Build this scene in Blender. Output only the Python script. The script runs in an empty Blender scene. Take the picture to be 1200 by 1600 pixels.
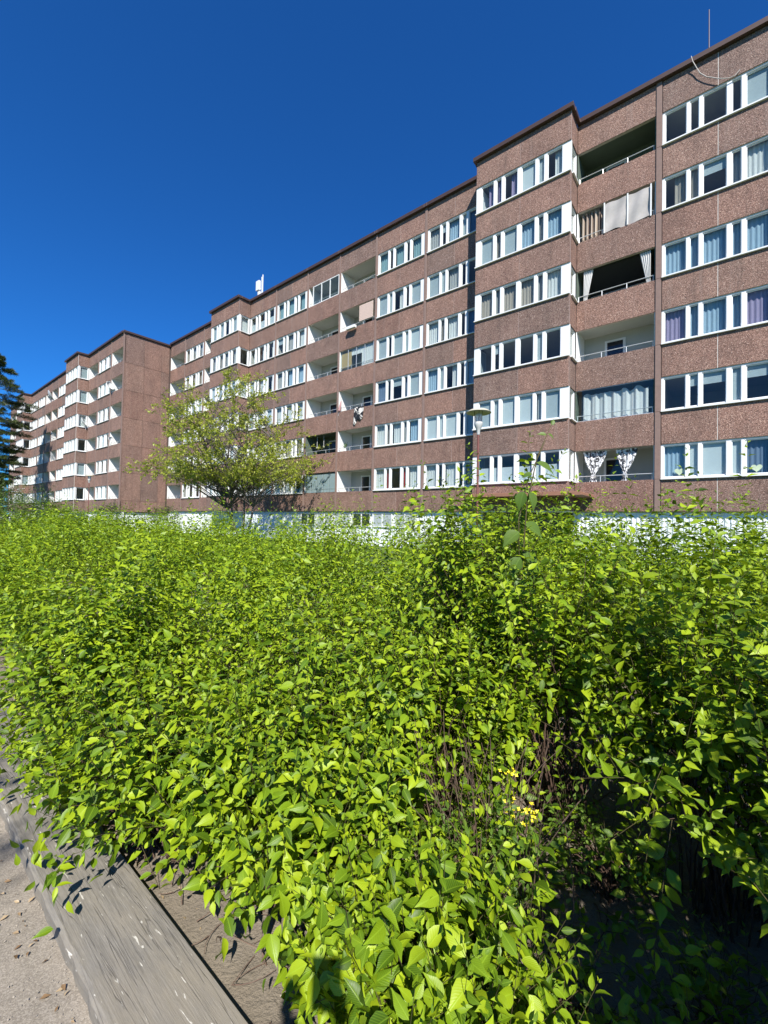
import bpy, bmesh, math, random
import numpy as np
from mathutils import Matrix, Vector

C = bpy.context.scene.collection
scene = bpy.context.scene
rng = np.random.default_rng(7)
random.seed(7)

# ------------------------------------------------------------------ camera
EYE = 1.6
F_PX = 655.0
PITCH, ROLL, PSI = math.radians(1.22), math.radians(1.11), math.radians(51.109)
DIST = 20.208
cp, sp = math.cos(PITCH), math.sin(PITCH)
fwd = Vector((0, cp, sp)); up0 = Vector((0, -sp, cp)); rt0 = Vector((1, 0, 0))
cr, sr = math.cos(ROLL), math.sin(ROLL)
right = rt0 * cr + up0 * sr
down = rt0 * sr - up0 * cr
cam_d = bpy.data.cameras.new("camera")
cam = bpy.data.objects.new("camera", cam_d); C.objects.link(cam)
cam.matrix_world = Matrix(((right.x, -down.x, -fwd.x, 0), (right.y, -down.y, -fwd.y, 0),
                           (right.z, -down.z, -fwd.z, EYE), (0, 0, 0, 1)))
cam_d.sensor_fit = 'VERTICAL'; cam_d.sensor_height = 24.0
cam_d.lens = F_PX * 24.0 / 1600.0
cam_d.clip_start = 0.02; cam_d.clip_end = 3000
scene.camera = cam

# facade frame: u runs along the facade to the left, m is its outward normal
U = np.array([-math.sin(PSI), math.cos(PSI), 0.0]); M = np.array([-math.cos(PSI), -math.sin(PSI), 0.0])
FROT = math.atan2(U[1], U[0])

def fw(s, n, z):
    return tuple(s * U + (n - DIST) * M + np.array([0, 0, z]))
def aq(a, q, z=0.0):            # hedge frame: a along U, q away from the camera
    return a * U - q * M + np.array([0, 0, z])
camR = np.array([list(right), list(down), list(fwd)])
def to_px(P):
    P = np.asarray(P, float) - np.array([0, 0, EYE])
    q = P @ camR.T
    return 600 + F_PX * q[..., 0] / q[..., 2], 800 + F_PX * q[..., 1] / q[..., 2], q[..., 2]

# ------------------------------------------------------------------ light
SUN_EL = math.radians(45.6); TH = math.radians(44.0)
sh = M * math.cos(TH) - U * math.sin(TH)
SUN = np.array([sh[0] * math.cos(SUN_EL), sh[1] * math.cos(SUN_EL), math.sin(SUN_EL)])
world = bpy.data.worlds.new("World"); scene.world = world; world.use_nodes = True
wn = world.node_tree; bg = wn.nodes["Background"]
sky = wn.nodes.new("ShaderNodeTexSky"); sky.sky_type = 'NISHITA'; sky.sun_disc = False
sky.sun_elevation = SUN_EL; sky.sun_rotation = math.atan2(SUN[0], SUN[1])
sky.altitude = 0; sky.air_density = 1.0; sky.dust_density = 0.0; sky.ozone_density = 4.0
gain = wn.nodes.new("ShaderNodeMix"); gain.data_type = 'RGBA'; gain.blend_type = 'MULTIPLY'; gain.inputs[0].default_value = 1.0
gain.inputs[7].default_value = (0.17, 0.72, 1.40, 1)
wn.links.new(sky.outputs[0], gain.inputs[6]); wn.links.new(gain.outputs[2], bg.inputs["Color"])
bg.inputs["Strength"].default_value = 0.066
sun_d = bpy.data.lights.new("sun", 'SUN'); sun = bpy.data.objects.new("sun", sun_d); C.objects.link(sun)
sun_d.energy = 5.0; sun_d.angle = math.radians(0.53); sun_d.color = (1.0, 0.955, 0.89)
sun.rotation_euler = Vector(SUN).to_track_quat('Z', 'Y').to_euler()
sun.location = (0, -5, 30)
vs = scene.view_settings
vs.view_transform = 'Standard'; vs.look = 'None'; vs.gamma = 1; vs.use_curve_mapping = False; vs.exposure = 0.75
scene.cycles.max_bounces = 8; scene.cycles.transparent_max_bounces = 12
scene.cycles.diffuse_bounces = 3; scene.cycles.glossy_bounces = 3; scene.cycles.transmission_bounces = 5
scene.cycles.use_denoising = True

# ------------------------------------------------------------------ material helpers
class NT:
    def __init__(s, name):
        s.m = bpy.data.materials.new(name); s.m.use_nodes = True; s.t = s.m.node_tree
        s.b = s.t.nodes["Principled BSDF"]; s.out = s.t.nodes["Material Output"]
    def n(s, kind, **kw):
        nd = s.t.nodes.new(kind)
        for k, v in kw.items():
            if k in nd.inputs: nd.inputs[k].default_value = v
            else: setattr(nd, k, v)
        return nd
    def l(s, a, b): s.t.links.new(a, b)
    def ramp(s, src, stops, interp='LINEAR'):
        r = s.n("ShaderNodeValToRGB"); r.color_ramp.interpolation = interp
        e = r.color_ramp.elements
        while len(e) < len(stops): e.new(0.5)
        for el, (p, c) in zip(e, stops):
            el.position = p; el.color = (*c, 1) if len(c) == 3 else c
        s.l(src, r.inputs[0]); return r.outputs[0]
    def mix(s, f, a, b, blend='MIX'):
        x = s.n("ShaderNodeMix"); x.data_type = 'RGBA'; x.blend_type = blend
        for inp, v in ((x.inputs[0], f), (x.inputs[6], a), (x.inputs[7], b)):
            if isinstance(v, (int, float)): inp.default_value = v
            elif isinstance(v, tuple): inp.default_value = (*v, 1) if len(v) == 3 else v
            else: s.l(v, inp)
        return x.outputs[2]
    def math(s, op, a, b=0.0, clamp=False):
        x = s.n("ShaderNodeMath", operation=op, use_clamp=clamp)
        for inp, v in zip(x.inputs, (a, b)):
            if isinstance(v, (int, float)): inp.default_value = v
            else: s.l(v, inp)
        return x.outputs[0]
    def pos(s): return s.n("ShaderNodeNewGeometry").outputs["Position"]
    def noise(s, vec, scale, detail=4, rough=0.6, dist=0.0):
        x = s.n("ShaderNodeTexNoise", Scale=scale, Detail=detail, Roughness=rough, Distortion=dist)
        if vec is not None: s.l(vec, x.inputs["Vector"])
        return x.outputs[0]
    def scalev(s, vec, sc):
        x = s.n("ShaderNodeMapping"); s.l(vec, x.inputs[0]); x.inputs["Scale"].default_value = sc; return x.outputs[0]
    def bump(s, h, strength=0.4, dist=0.01):
        x = s.n("ShaderNodeBump", Strength=strength, Distance=dist); s.l(h, x.inputs["Height"])
        s.l(x.outputs[0], s.b.inputs["Normal"]); return x
    def base(s, c):
        if isinstance(c, tuple): s.b.inputs["Base Color"].default_value = (*c, 1)
        else: s.l(c, s.b.inputs["Base Color"])
    def rand(s): return s.n("ShaderNodeObjectInfo").outputs["Random"]

def simple(name, col, rough=0.6, metal=0.0, var=0.15, scale=6, bump=0.0):
    k = NT(name); p = k.pos()
    nz = k.noise(p, scale, 5)
    k.base(k.mix(nz, tuple(c * (1 - var) for c in col), tuple(min(1, c * (1 + var)) for c in col)))
    k.b.inputs["Roughness"].default_value = rough; k.b.inputs["Metallic"].default_value = metal
    if bump: k.bump(k.noise(p, scale * 8, 4), bump, 0.004)
    return k.m

def mat_panel():
    k = NT("exposed_aggregate"); p = k.pos()
    v = k.n("ShaderNodeTexVoronoi", Scale=52.0); k.l(p, v.inputs["Vector"])
    sep = k.n("ShaderNodeSeparateColor"); k.l(v.outputs["Color"], sep.inputs[0])
    peb = k.ramp(sep.outputs[0], [(0.0, (0.036, 0.021, 0.017)), (0.25, (0.088, 0.054, 0.045)), (0.6, (0.135, 0.086, 0.073)),
                                  (0.88, (0.19, 0.128, 0.108)), (0.95, (0.225, 0.162, 0.14)), (1.0, (0.33, 0.27, 0.24))])
    big = k.noise(k.scalev(p, (1, 1, 0.6)), 1.1, 6, 0.65)
    tone = k.ramp(big, [(0.3, (1.20, 1.12, 1.05)), (0.5, (1.54, 1.42, 1.32)), (0.72, (1.82, 1.68, 1.55))])
    c = k.mix(1.0, peb, tone, 'MULTIPLY')
    r = k.rand()
    tint = k.ramp(r, [(0.0, (0.86, 0.93, 0.95)), (0.3, (1.06, 1.03, 1.0)), (0.55, (1.15, 1.09, 1.04)), (0.8, (1.12, 1.12, 1.08)), (1.0, (1.0, 0.92, 0.88))])
    c = k.mix(1.0, c, tint, 'MULTIPLY')
    streak = k.noise(k.scalev(p, (5, 5, 0.22)), 1.0, 5, 0.7)
    sm = k.ramp(streak, [(0.55, (0, 0, 0)), (0.78, (1, 1, 1))])
    c = k.mix(k.math('MULTIPLY', sm, 0.42), c, (0.27, 0.21, 0.18))
    st2 = k.ramp(k.noise(k.scalev(p, (3.1, 3.1, 0.16)), 1.0, 4, 0.7, 0.3), [(0.56, (0, 0, 0)), (0.74, (1, 1, 1))])
    c = k.mix(k.math('MULTIPLY', st2, 0.34), c, (0.055, 0.038, 0.032))
    k.base(c); k.b.inputs["Roughness"].default_value = 0.85
    k.bump(v.outputs["Distance"], 0.7, 0.012)
    return k.m

def mat_glass():
    k = NT("window_glass")
    tr = k.n("ShaderNodeBsdfTransparent"); tr.inputs[0].default_value = (0.90, 0.94, 0.945, 1)
    gl = k.n("ShaderNodeBsdfGlossy", Roughness=0.015); gl.inputs[0].default_value = (1.0, 0.95, 0.88, 1)
    fr = k.n("ShaderNodeFresnel", IOR=1.55)
    nz = k.noise(k.pos(), 1.3, 2); bp = k.n("ShaderNodeBump", Strength=0.06, Distance=0.02); k.l(nz, bp.inputs["Height"])
    k.l(bp.outputs[0], gl.inputs["Normal"])
    bf = k.n("ShaderNodeNewGeometry").outputs["Backfacing"]
    f = k.math('MULTIPLY', k.math('MULTIPLY', fr.outputs[0], 1.1, True), k.math('SUBTRACT', 1.0, bf))
    mx = k.n("ShaderNodeMixShader"); k.l(f, mx.inputs[0]); k.l(tr.outputs[0], mx.inputs[1]); k.l(gl.outputs[0], mx.inputs[2])
    k.l(mx.outputs[0], k.out.inputs[0]); return k.m

def mat_fabric(name, col, trans=0.35, var=0.12):
    k = NT(name); p = k.pos()
    nz = k.noise(p, 9, 4)
    c = k.mix(nz, tuple(x * (1 - var) for x in col), tuple(min(1, x * (1 + var)) for x in col))
    k.base(c); k.b.inputs["Roughness"].default_value = 0.9
    tl = k.n("ShaderNodeBsdfTranslucent"); k.l(c, tl.inputs[0])
    mx = k.n("ShaderNodeMixShader"); mx.inputs[0].default_value = trans
    k.l(k.b.outputs[0], mx.inputs[1]); k.l(tl.outputs[0], mx.inputs[2]); k.l(mx.outputs[0], k.out.inputs[0])
    return k.m

def mat_leaf(name, dark, light, young, trans=0.38, veins=True, spec=0.35, rough=0.42, trcol=(0.42, 0.62, 0.05)):
    k = NT(name)
    at = k.n("ShaderNodeAttribute", attribute_name="leaf_rand")
    r = k.math('FRACT', k.math('ADD', at.outputs["Fac"], k.rand()))
    base = k.ramp(r, [(0.0, tuple(x * .55 for x in dark)), (0.14, dark), (0.44, light), (0.84, young), (1.0, tuple(x * 1.12 for x in young))])
    if veins:
        uv = k.n("ShaderNodeUVMap", uv_map="UVMap"); sx = k.n("ShaderNodeSeparateXYZ"); k.l(uv.outputs[0], sx.inputs[0])
        au = k.math('ABSOLUTE', k.math('SUBTRACT', sx.outputs[0], 0.5))
        mid = k.math('SUBTRACT', 1.0, k.math('MULTIPLY', au, 18.0), True)
        ph = k.math('MULTIPLY', k.math('SUBTRACT', sx.outputs[1], k.math('MULTIPLY', au, 0.75)), 34.0)
        sv = k.math('POWER', k.math('ABSOLUTE', k.math('SINE', ph)), 14.0)
        vein = k.math('MAXIMUM', mid, k.math('MULTIPLY', sv, 0.5), True)
        mot = k.noise(k.scalev(k.pos(), (40, 40, 40)), 1.0, 3)
        base = k.mix(k.math('MULTIPLY', mot, 0.35), base, dark)
        base = k.mix(k.math('MULTIPLY', vein, 0.45), base, tuple(min(1, x * 1.7 + 0.02) for x in light))
        k.bump(vein, 0.35, 0.0012)
    k.base(base); k.b.inputs["Roughness"].default_value = rough; k.b.inputs["Specular IOR Level"].default_value = spec
    tl = k.n("ShaderNodeBsdfTranslucent"); k.l(k.mix(0.5, base, trcol), tl.inputs[0])
    mx = k.n("ShaderNodeMixShader"); mx.inputs[0].default_value = trans
    k.l(k.b.outputs[0], mx.inputs[1]); k.l(tl.outputs[0], mx.inputs[2]); k.l(mx.outputs[0], k.out.inputs[0])
    return k.m

def mat_bark(name, a, b, scale=30):
    k = NT(name); p = k.pos()
    nz = k.noise(k.scalev(p, (1, 1, 0.25)), scale, 5)
    k.base(k.mix(nz, a, b)); k.b.inputs["Roughness"].default_value = 0.85; k.bump(nz, 0.5, 0.01); return k.m

def mat_plank():
    k = NT("weathered_timber")
    tc = k.n("ShaderNodeTexCoord").outputs["Object"]
    fine = k.noise(k.scalev(tc, (9, 150, 60)), 1.0, 6, 0.75)
    mid = k.noise(k.scalev(tc, (3, 45, 20)), 1.0, 5, 0.7, 0.4)
    wide = k.noise(k.scalev(tc, (2.2, 6, 6)), 1.0, 6, 0.7)
    fleck = k.noise(k.scalev(tc, (14, 75, 30)), 1.0, 3, 0.5, 0.5)
    c = k.mix(k.ramp(fine, [(0.3, (0, 0, 0)), (0.7, (1, 1, 1))]), (0.115, 0.105, 0.088), (0.25, 0.23, 0.195))
    c = k.mix(k.math('MULTIPLY', k.ramp(mid, [(0.42, (0, 0, 0)), (0.66, (1, 1, 1))]), 0.35), c, (0.13, 0.117, 0.095))
    c = k.mix(k.math('MULTIPLY', k.ramp(wide, [(0.42, (0, 0, 0)), (0.62, (1, 1, 1))]), 0.7), c, (0.235, 0.205, 0.155))
    c = k.mix(k.ramp(fleck, [(0.665, (0, 0, 0)), (0.70, (1, 1, 1))]), c, (0.50, 0.475, 0.41))
    ck = k.noise(k.scalev(tc, (1.1, 26, 4)), 1.0, 3, 0.55, 0.6)
    crack = k.ramp(ck, [(0.485, (0, 0, 0)), (0.497, (1, 1, 1)), (0.503, (1, 1, 1)), (0.515, (0, 0, 0))])
    c = k.mix(k.math('MULTIPLY', crack, 0.35), c, (0.035, 0.03, 0.025))
    k.base(c); k.b.inputs["Roughness"].default_value = 0.85; k.bump(k.math('SUBTRACT', k.math('ADD', fine, mid), k.math('MULTIPLY', crack, 0.9)), 0.5, 0.005); return k.m

def mat_path():
    k = NT("sandy_asphalt"); p = k.pos()
    a = k.noise(p, 2.2, 7, 0.7, 0.4); b = k.noise(p, 230, 3, 0.75); m_ = k.noise(p, 38, 5, 0.7)
    g = k.n("ShaderNodeTexVoronoi", Scale=240.0); k.l(p, g.inputs["Vector"])
    gs = k.n("ShaderNodeSeparateColor"); k.l(g.outputs["Color"], gs.inputs[0])
    c = k.ramp(a, [(0.32, (0.155, 0.135, 0.105)), (0.5, (0.29, 0.25, 0.195)), (0.7, (0.42, 0.365, 0.28))])
    c = k.mix(0.38, c, k.ramp(gs.outputs[0], [(0.0, (0.06, 0.052, 0.045)), (0.5, (0.22, 0.19, 0.155)), (1.0, (0.50, 0.45, 0.38))]))
    c = k.mix(k.math('MULTIPLY', m_, 0.55), c, (0.20, 0.17, 0.13))
    k.base(c); k.b.inputs["Roughness"].default_value = 0.95; k.bump(k.math('ADD', b, m_), 0.45, 0.006); return k.m

def mat_soil():
    k = NT("dry_soil"); p = k.pos()
    a = k.noise(p, 4, 6, 0.7); b = k.noise(p, 55, 5, 0.7)
    c = k.mix(a, (0.09, 0.072, 0.05), (0.29, 0.245, 0.185)); c = k.mix(k.math('MULTIPLY', b, 0.6), c, (0.22, 0.185, 0.14))
    k.base(c); k.b.inputs["Roughness"].default_value = 1.0; k.bump(b, 0.9, 0.02); return k.m

def mat_grass():
    k = NT("lawn"); p = k.pos()
    a = k.noise(p, 0.35, 6, 0.7); b = k.noise(p, 25, 4, 0.7)
    c = k.mix(a, (0.045, 0.085, 0.018), (0.10, 0.13, 0.035)); c = k.mix(k.math('MULTIPLY', b, 0.5), c, (0.06, 0.11, 0.02))
    k.base(c); k.b.inputs["Roughness"].default_value = 0.95; k.bump(b, 0.8, 0.03); return k.m

MP = mat_panel(); MG = mat_glass()
MW = simple("white_paint", (0.70, 0.705, 0.69), 0.45, var=0.04, scale=3)
MLOG = simple("balcony_render", (0.77, 0.77, 0.735), 0.8, var=0.06, scale=2, bump=0.15)
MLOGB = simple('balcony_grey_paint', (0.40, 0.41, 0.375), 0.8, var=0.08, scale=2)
MLOGD = simple("balcony_dark_green", (0.10, 0.13, 0.10), 0.8, var=0.2, scale=2)  # darker green tone given to a few balconies
MCORE = simple("sealant_concrete", (0.50, 0.44, 0.40), 0.9, var=0.25, scale=5)
MSEAL2 = simple('brown_sealant', (0.27, 0.20, 0.175), 0.8, var=0.3, scale=4)
MSEAL = simple('pale_sealant', (0.58, 0.53, 0.48), 0.8, var=0.3, scale=4)
MFASC = simple("brown_roof_metal", (0.085, 0.052, 0.042), 0.45, 0.3, var=0.2, scale=4)
MROOF = simple("roof_felt", (0.06, 0.055, 0.05), 0.9, var=0.3)
MPIL = simple("pillar_concrete", (0.205, 0.138, 0.115), 0.9, var=0.25, scale=8, bump=0.4)
MROOM = simple("room_wall", (0.50, 0.47, 0.42), 0.9, var=0.2, scale=0.7)
MMETAL = simple("galvanised_metal", (0.62, 0.63, 0.63), 0.4, 0.5, var=0.1)
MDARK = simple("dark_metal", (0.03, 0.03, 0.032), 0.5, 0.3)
MCLAD = simple("white_corrugated_sheet", (0.74, 0.78, 0.78), 0.5, var=0.06, scale=1.5)
MCANOPY = simple("orange_brown_canopy_wood", (0.27, 0.13, 0.08), 0.6, var=0.25, scale=5)
MBLIND = mat_fabric("white_blind", (0.66, 0.70, 0.70), 0.3, 0.05)
MBLIND2 = mat_fabric("grey_blind", (0.46, 0.51, 0.52), 0.25, 0.1)
CUR = {'w': mat_fabric("white_curtain", (0.82, 0.81, 0.78), 0.35), 'b': mat_fabric("light_blue_curtain", (0.45, 0.60, 0.72), 0.4),
       'n': mat_fabric("navy_curtain", (0.18, 0.24, 0.34), 0.3), 'p': mat_fabric("purple_curtain", (0.42, 0.34, 0.50), 0.35),
       'e': mat_fabric("beige_curtain", (0.52, 0.44, 0.36), 0.35), 'r': mat_fabric("red_curtain", (0.42, 0.03, 0.04), 0.3),
       'g': mat_fabric("grey_curtain", (0.46, 0.45, 0.43), 0.3), 't': mat_fabric("teal_curtain", (0.33, 0.50, 0.52), 0.4)}

# ------------------------------------------------------------------ mesh helpers
def new_obj(name, me, parent=None, loc=None, rot=None):
    o = bpy.data.objects.new(name, me); C.objects.link(o)
    if parent is not None: o.parent = parent
    if loc is not None: o.location = loc
    if rot is not None: o.rotation_euler = rot
    return o
def tag(o, label=None, cat=None, group=None, kind=None):
    if label: o["label"] = label
    if cat: o["category"] = cat
    if group: o["group"] = group
    if kind: o["kind"] = kind
    return o
def empty(name, loc, rotz=0.0):
    o = new_obj(name, None, None, loc, (0, 0, rotz)); o.empty_display_size = 0.3; return o

class MB:
    """collects quads/tris"""
    def __init__(s): s.v = []; s.f = []
    def box(s, x0, x1, y0, y1, z0, z1):
        b = len(s.v)
        s.v += [(x, y, z) for z in (z0, z1) for y in (y0, y1) for x in (x0, x1)]
        s.f += [tuple(b + i for i in q) for q in ((0, 2, 3, 1), (4, 5, 7, 6), (0, 1, 5, 4), (2, 6, 7, 3), (0, 4, 6, 2), (1, 3, 7, 5))]
        return s
    def quad(s, *p):
        b = len(s.v); s.v += [tuple(q) for q in p]; s.f.append(tuple(range(b, b + len(p)))); return s
    def tube(s, pts, rad, n=8, cap=True):
        pts = [Vector(p) for p in pts]
        if isinstance(rad, (int, float)): rad = [rad] * len(pts)
        rings = []
        for i, p in enumerate(pts):
            d = (pts[min(i + 1, len(pts) - 1)] - pts[max(i - 1, 0)]).normalized()
            a = d.cross(Vector((0, 0, 1)) if abs(d.z) < 0.9 else Vector((1, 0, 0))).normalized(); c = d.cross(a)
            b = len(s.v)
            for j in range(n):
                t = 2 * math.pi * j / n
                s.v.append(tuple(p + (a * math.cos(t) + c * math.sin(t)) * rad[i]))
            rings.append(b)
        for r0, r1 in zip(rings, rings[1:]):
            for j in range(n):
                s.f.append((r0 + j, r0 + (j + 1) % n, r1 + (j + 1) % n, r1 + j))
        if cap:
            s.f.append(tuple(rings[0] + j for j in reversed(range(n)))); s.f.append(tuple(rings[-1] + j for j in range(n)))
        return s
    def lathe(s, prof, n=24, c=(0, 0, 0)):
        rings = []
        for r, z in prof:
            b = len(s.v)
            for j in range(n):
                t = 2 * math.pi * j / n
                s.v.append((c[0] + r * math.cos(t), c[1] + r * math.sin(t), c[2] + z))
            rings.append(b)
        for r0, r1 in zip(rings, rings[1:]):
            for j in range(n):
                s.f.append((r0 + j, r0 + (j + 1) % n, r1 + (j + 1) % n, r1 + j))
        return s
    def mesh(s, name, mats, smooth=False):
        me = bpy.data.meshes.new(name); me.from_pydata(s.v, [], s.f)
        for m in (mats if isinstance(mats, (list, tuple)) else [mats]): me.materials.append(m)
        if smooth: me.polygons.foreach_set("use_smooth", [True] * len(me.polygons))
        me.update(); return me
    def obj(s, name, mats, parent=None, loc=None, rot=None, smooth=False):
        return new_obj(name, s.mesh(name, mats, smooth), parent, loc, rot)

_bc = {}
def bbox(name, parent, x0, x1, y0, y1, z0, z1, mat, bev=0.006):
    """bevelled box with shared mesh data"""
    key = (name, round(x1 - x0, 3), round(y1 - y0, 3), round(z1 - z0, 3), mat.name, bev)
    me = _bc.get(key)
    if me is None:
        bm = bmesh.new(); bmesh.ops.create_cube(bm, size=1.0)
        bmesh.ops.scale(bm, vec=(x1 - x0, y1 - y0, z1 - z0), verts=bm.verts)
        if bev: bmesh.ops.bevel(bm, geom=list(bm.edges), offset=bev, segments=1, affect='EDGES')
        me = bpy.data.meshes.new(name); bm.to_mesh(me); bm.free(); me.materials.append(mat); _bc[key] = me
    return new_obj(name, me, parent, ((x0 + x1) / 2, (y0 + y1) / 2, (z0 + z1) / 2))

def fast_mesh(name, verts, faces, mat, uv=None, rand=None, smooth=True):
    """verts (N,3), faces list of (F,k) arrays; uv (N,2) per vertex, rand (N,) per vertex"""
    me = bpy.data.meshes.new(name)
    nv = len(verts); me.vertices.add(nv); me.vertices.foreach_set("co", np.ascontiguousarray(verts, np.float32).ravel())
    loops = np.concatenate([f.ravel() for f in faces]).astype(np.int32)
    tot = np.concatenate([np.full(len(f), f.shape[1], np.int32) for f in faces])
    st = np.concatenate([[0], np.cumsum(tot)[:-1]]).astype(np.int32)
    me.loops.add(len(loops)); me.loops.foreach_set("vertex_index", loops)
    me.polygons.add(len(tot)); me.polygons.foreach_set("loop_start", st); me.polygons.foreach_set("loop_total", tot)
    if smooth: me.polygons.foreach_set("use_smooth", np.ones(len(tot), bool))
    if uv is not None:
        l = me.uv_layers.new(name="UVMap"); l.data.foreach_set("uv", np.ascontiguousarray(uv[loops], np.float32).ravel())
    if rand is not None:
        a = me.attributes.new("leaf_rand", 'FLOAT', 'POINT'); a.data.foreach_set("value", np.ascontiguousarray(rand, np.float32))
    me.materials.append(mat); me.update(); me.validate(); return me

# ------------------------------------------------------------------ ground
def sheet(name, pts, z, mat):
    return tag(MB().quad(*[(p[0], p[1], z) for p in pts]).obj(name, mat), kind='structure')
big = 900
sheet("lawn", [(-big, -big), (big, -big), (big, big), (-big, big)], -0.03, mat_grass())
MSOIL = mat_soil()
bm = bmesh.new()
NX, NY = 150, 50
grid = [[None] * (NY + 1) for _ in range(NX + 1)]
for i in range(NX + 1):
    for j in range(NY + 1):
        a = -4 + 34 * (i / NX); q = 0.79 + 7.2 * (j / NY)
        h = 0.012 + 0.018 * math.sin(a * 5.1 + q * 3) * math.sin(q * 7.3 - a * 2.2) + 0.01 * random.random()
        if j == 0: h = 0.0
        grid[i][j] = bm.verts.new(aq(a, q, h))
for i in range(NX):
    for j in range(NY):
        bm.faces.new((grid[i][j], grid[i][j + 1], grid[i + 1][j + 1], grid[i + 1][j]))
me = bpy.data.meshes.new("planting_bed"); bm.normal_update(); bm.to_mesh(me); bm.free(); me.materials.append(MSOIL)
tag(new_obj("planting_bed", me), kind='structure')
sheet("path", [aq(-6, -4)[:2], aq(-6, 0.52)[:2], aq(40, 0.52)[:2], aq(40, -4)[:2]], -0.004, mat_path())
MPLK = mat_plank()
for i, (a0, a1, lab) in enumerate(((-4.2, 3.96, "long weathered grey timber edging plank along the foreground path"),
                                   (3.97, 12.0, "far timber edging plank hidden under the left hedge foliage"))):
    pl = empty("timber_edging", tuple(aq((a0 + a1) / 2, 0.645, 0)), FROT); tag(pl, lab, "edging")
    w = (a1 - a0) / 2
    bm = bmesh.new(); n = 160
    rows = []
    for k in range(n + 1):
        x = -w + 2 * w * k / n; jl = 0.002 * math.sin(k * 1.7) + random.uniform(-.0035, .0035)
        rows.append([bm.verts.new(p) for p in ((x, 0.145 + jl, -0.12), (x, 0.145 + jl, 0.045), (x, 0.133 + jl, 0.058),
                                               (x, 0.0, 0.060), (x, -0.135, 0.058), (x, -0.143, 0.046), (x, -0.143, -0.12))])
    for r0, r1 in zip(rows, rows[1:]):
        for k in range(6): bm.faces.new((r0[k], r1[k], r1[k + 1], r0[k + 1]))
    bm.faces.new(rows[0]); bm.faces.new(list(reversed(rows[-1])))
    bmesh.ops.recalc_face_normals(bm, faces=bm.faces)
    me = bpy.data.meshes.new("board"); bm.to_mesh(me); bm.free(); me.materials.append(MPLK)
    new_obj("board", me, pl)

# ------------------------------------------------------------------ apartment building
def ZK(k): return 0.757 + 2.75 * k          # sill level of storey k (1..6)
HEADH = 1.41; ZBASE = 2.2; ZTOP = 19.98; ZCAP = 20.19
PAT = {'W': [0, .11, .79, .94, 1.19, 1.35, 2.04, 2.23, 2.47, 2.64, 3.30, 3.60],
       'B': [0, .30, .91, 1.08, 1.32, 1.50, 2.12, 2.35, 2.97, 3.14, 3.38, 3.56, 4.18, 4.58],
       'S': [0, .12, .93, 1.05]}
_wm = {}
def frame_mesh(kind, w):
    key = (kind, round(w, 2))
    if key in _wm: return _wm[key]
    p = [x * w / PAT[kind][-1] for x in PAT[kind]]
    for i in range(1, len(p) - 1, 2): p[i] -= 0.018; p[i + 1] += 0.018
    b = MB()
    # local: x runs from 0 (image left end, large s) to w going right; built with x = -offset
    posts = [(p[i], p[i + 1]) for i in range(0, len(p), 2)]; panes = [(p[i], p[i + 1]) for i in range(1, len(p) - 1, 2)]
    for a, c in posts: b.box(-c, -a, -0.17, -0.035, 0.062, HEADH - 0.062)
    b.box(-w, 0, -0.17, -0.045, HEADH - 0.06, HEADH + 0.02)
    b.box(-w, 0, -0.17, -0.045, 0.0, 0.06)
    for a, c in panes:      # sash frames
        z0, z1 = 0.062, HEADH - 0.062
        b.box(-c, -a, -0.15, -0.085, z0, z0 + 0.045); b.box(-c, -a, -0.15, -0.085, z1 - 0.04, z1)
        b.box(-a - 0.03, -a, -0.15, -0.085, z0 + 0.046, z1 - 0.041); b.box(-c, -c + 0.03, -0.15, -0.085, z0 + 0.046, z1 - 0.041)
    me = b.mesh("window", MW); sill = MB().box(-w + 0.003, 0.0 - 0.003, -0.044, 0.085, -0.02, 0.030).mesh("sill", MW)
    _wm[key] = (me, sill, panes); return _wm[key]
_pm = {}
def curtain_mesh(w, h, mat, amp=0.035, gather=1.0):
    key = ('c', round(w, 2), round(h, 2), mat.name)
    if key in _pm: return _pm[key]
    n = max(8, int(w / 0.035)); v = []; r = random.Random(len(_pm)); ph = r.uniform(0, 6)
    for zi in range(3):
        for i in range(n + 1):
            t = i / n
            v.append((-t * w, amp * math.sin(t * w * 46 + ph + 0.6 * math.sin(t * 9)) * (0.6 + 0.4 * zi / 2), h * (1 - zi / 2)))
    v = np.array(v); f = np.array([(z * (n + 1) + i, z * (n + 1) + i + 1, (z + 1) * (n + 1) + i + 1, (z + 1) * (n + 1) + i) for z in range(2) for i in range(n)])
    _pm[key] = fast_mesh("curtain", v, [f], mat); return _pm[key]
def shade_mesh(w, h, mat):
    key = ('s', round(w, 2), round(h, 2), mat.name)
    if key not in _pm:
        _pm[key] = MB().box(-w, 0, -0.004, 0.0, 0, h).mesh("blind", mat)
    return _pm[key]
def glass_mesh(w):
    key = ('g', round(w, 3))
    if key not in _pm: _pm[key] = MB().box(-w + 0.031, -0.031, -0.124, -0.116, 0.108, HEADH - 0.103).mesh("pane", MG)
    return _pm[key]

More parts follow.
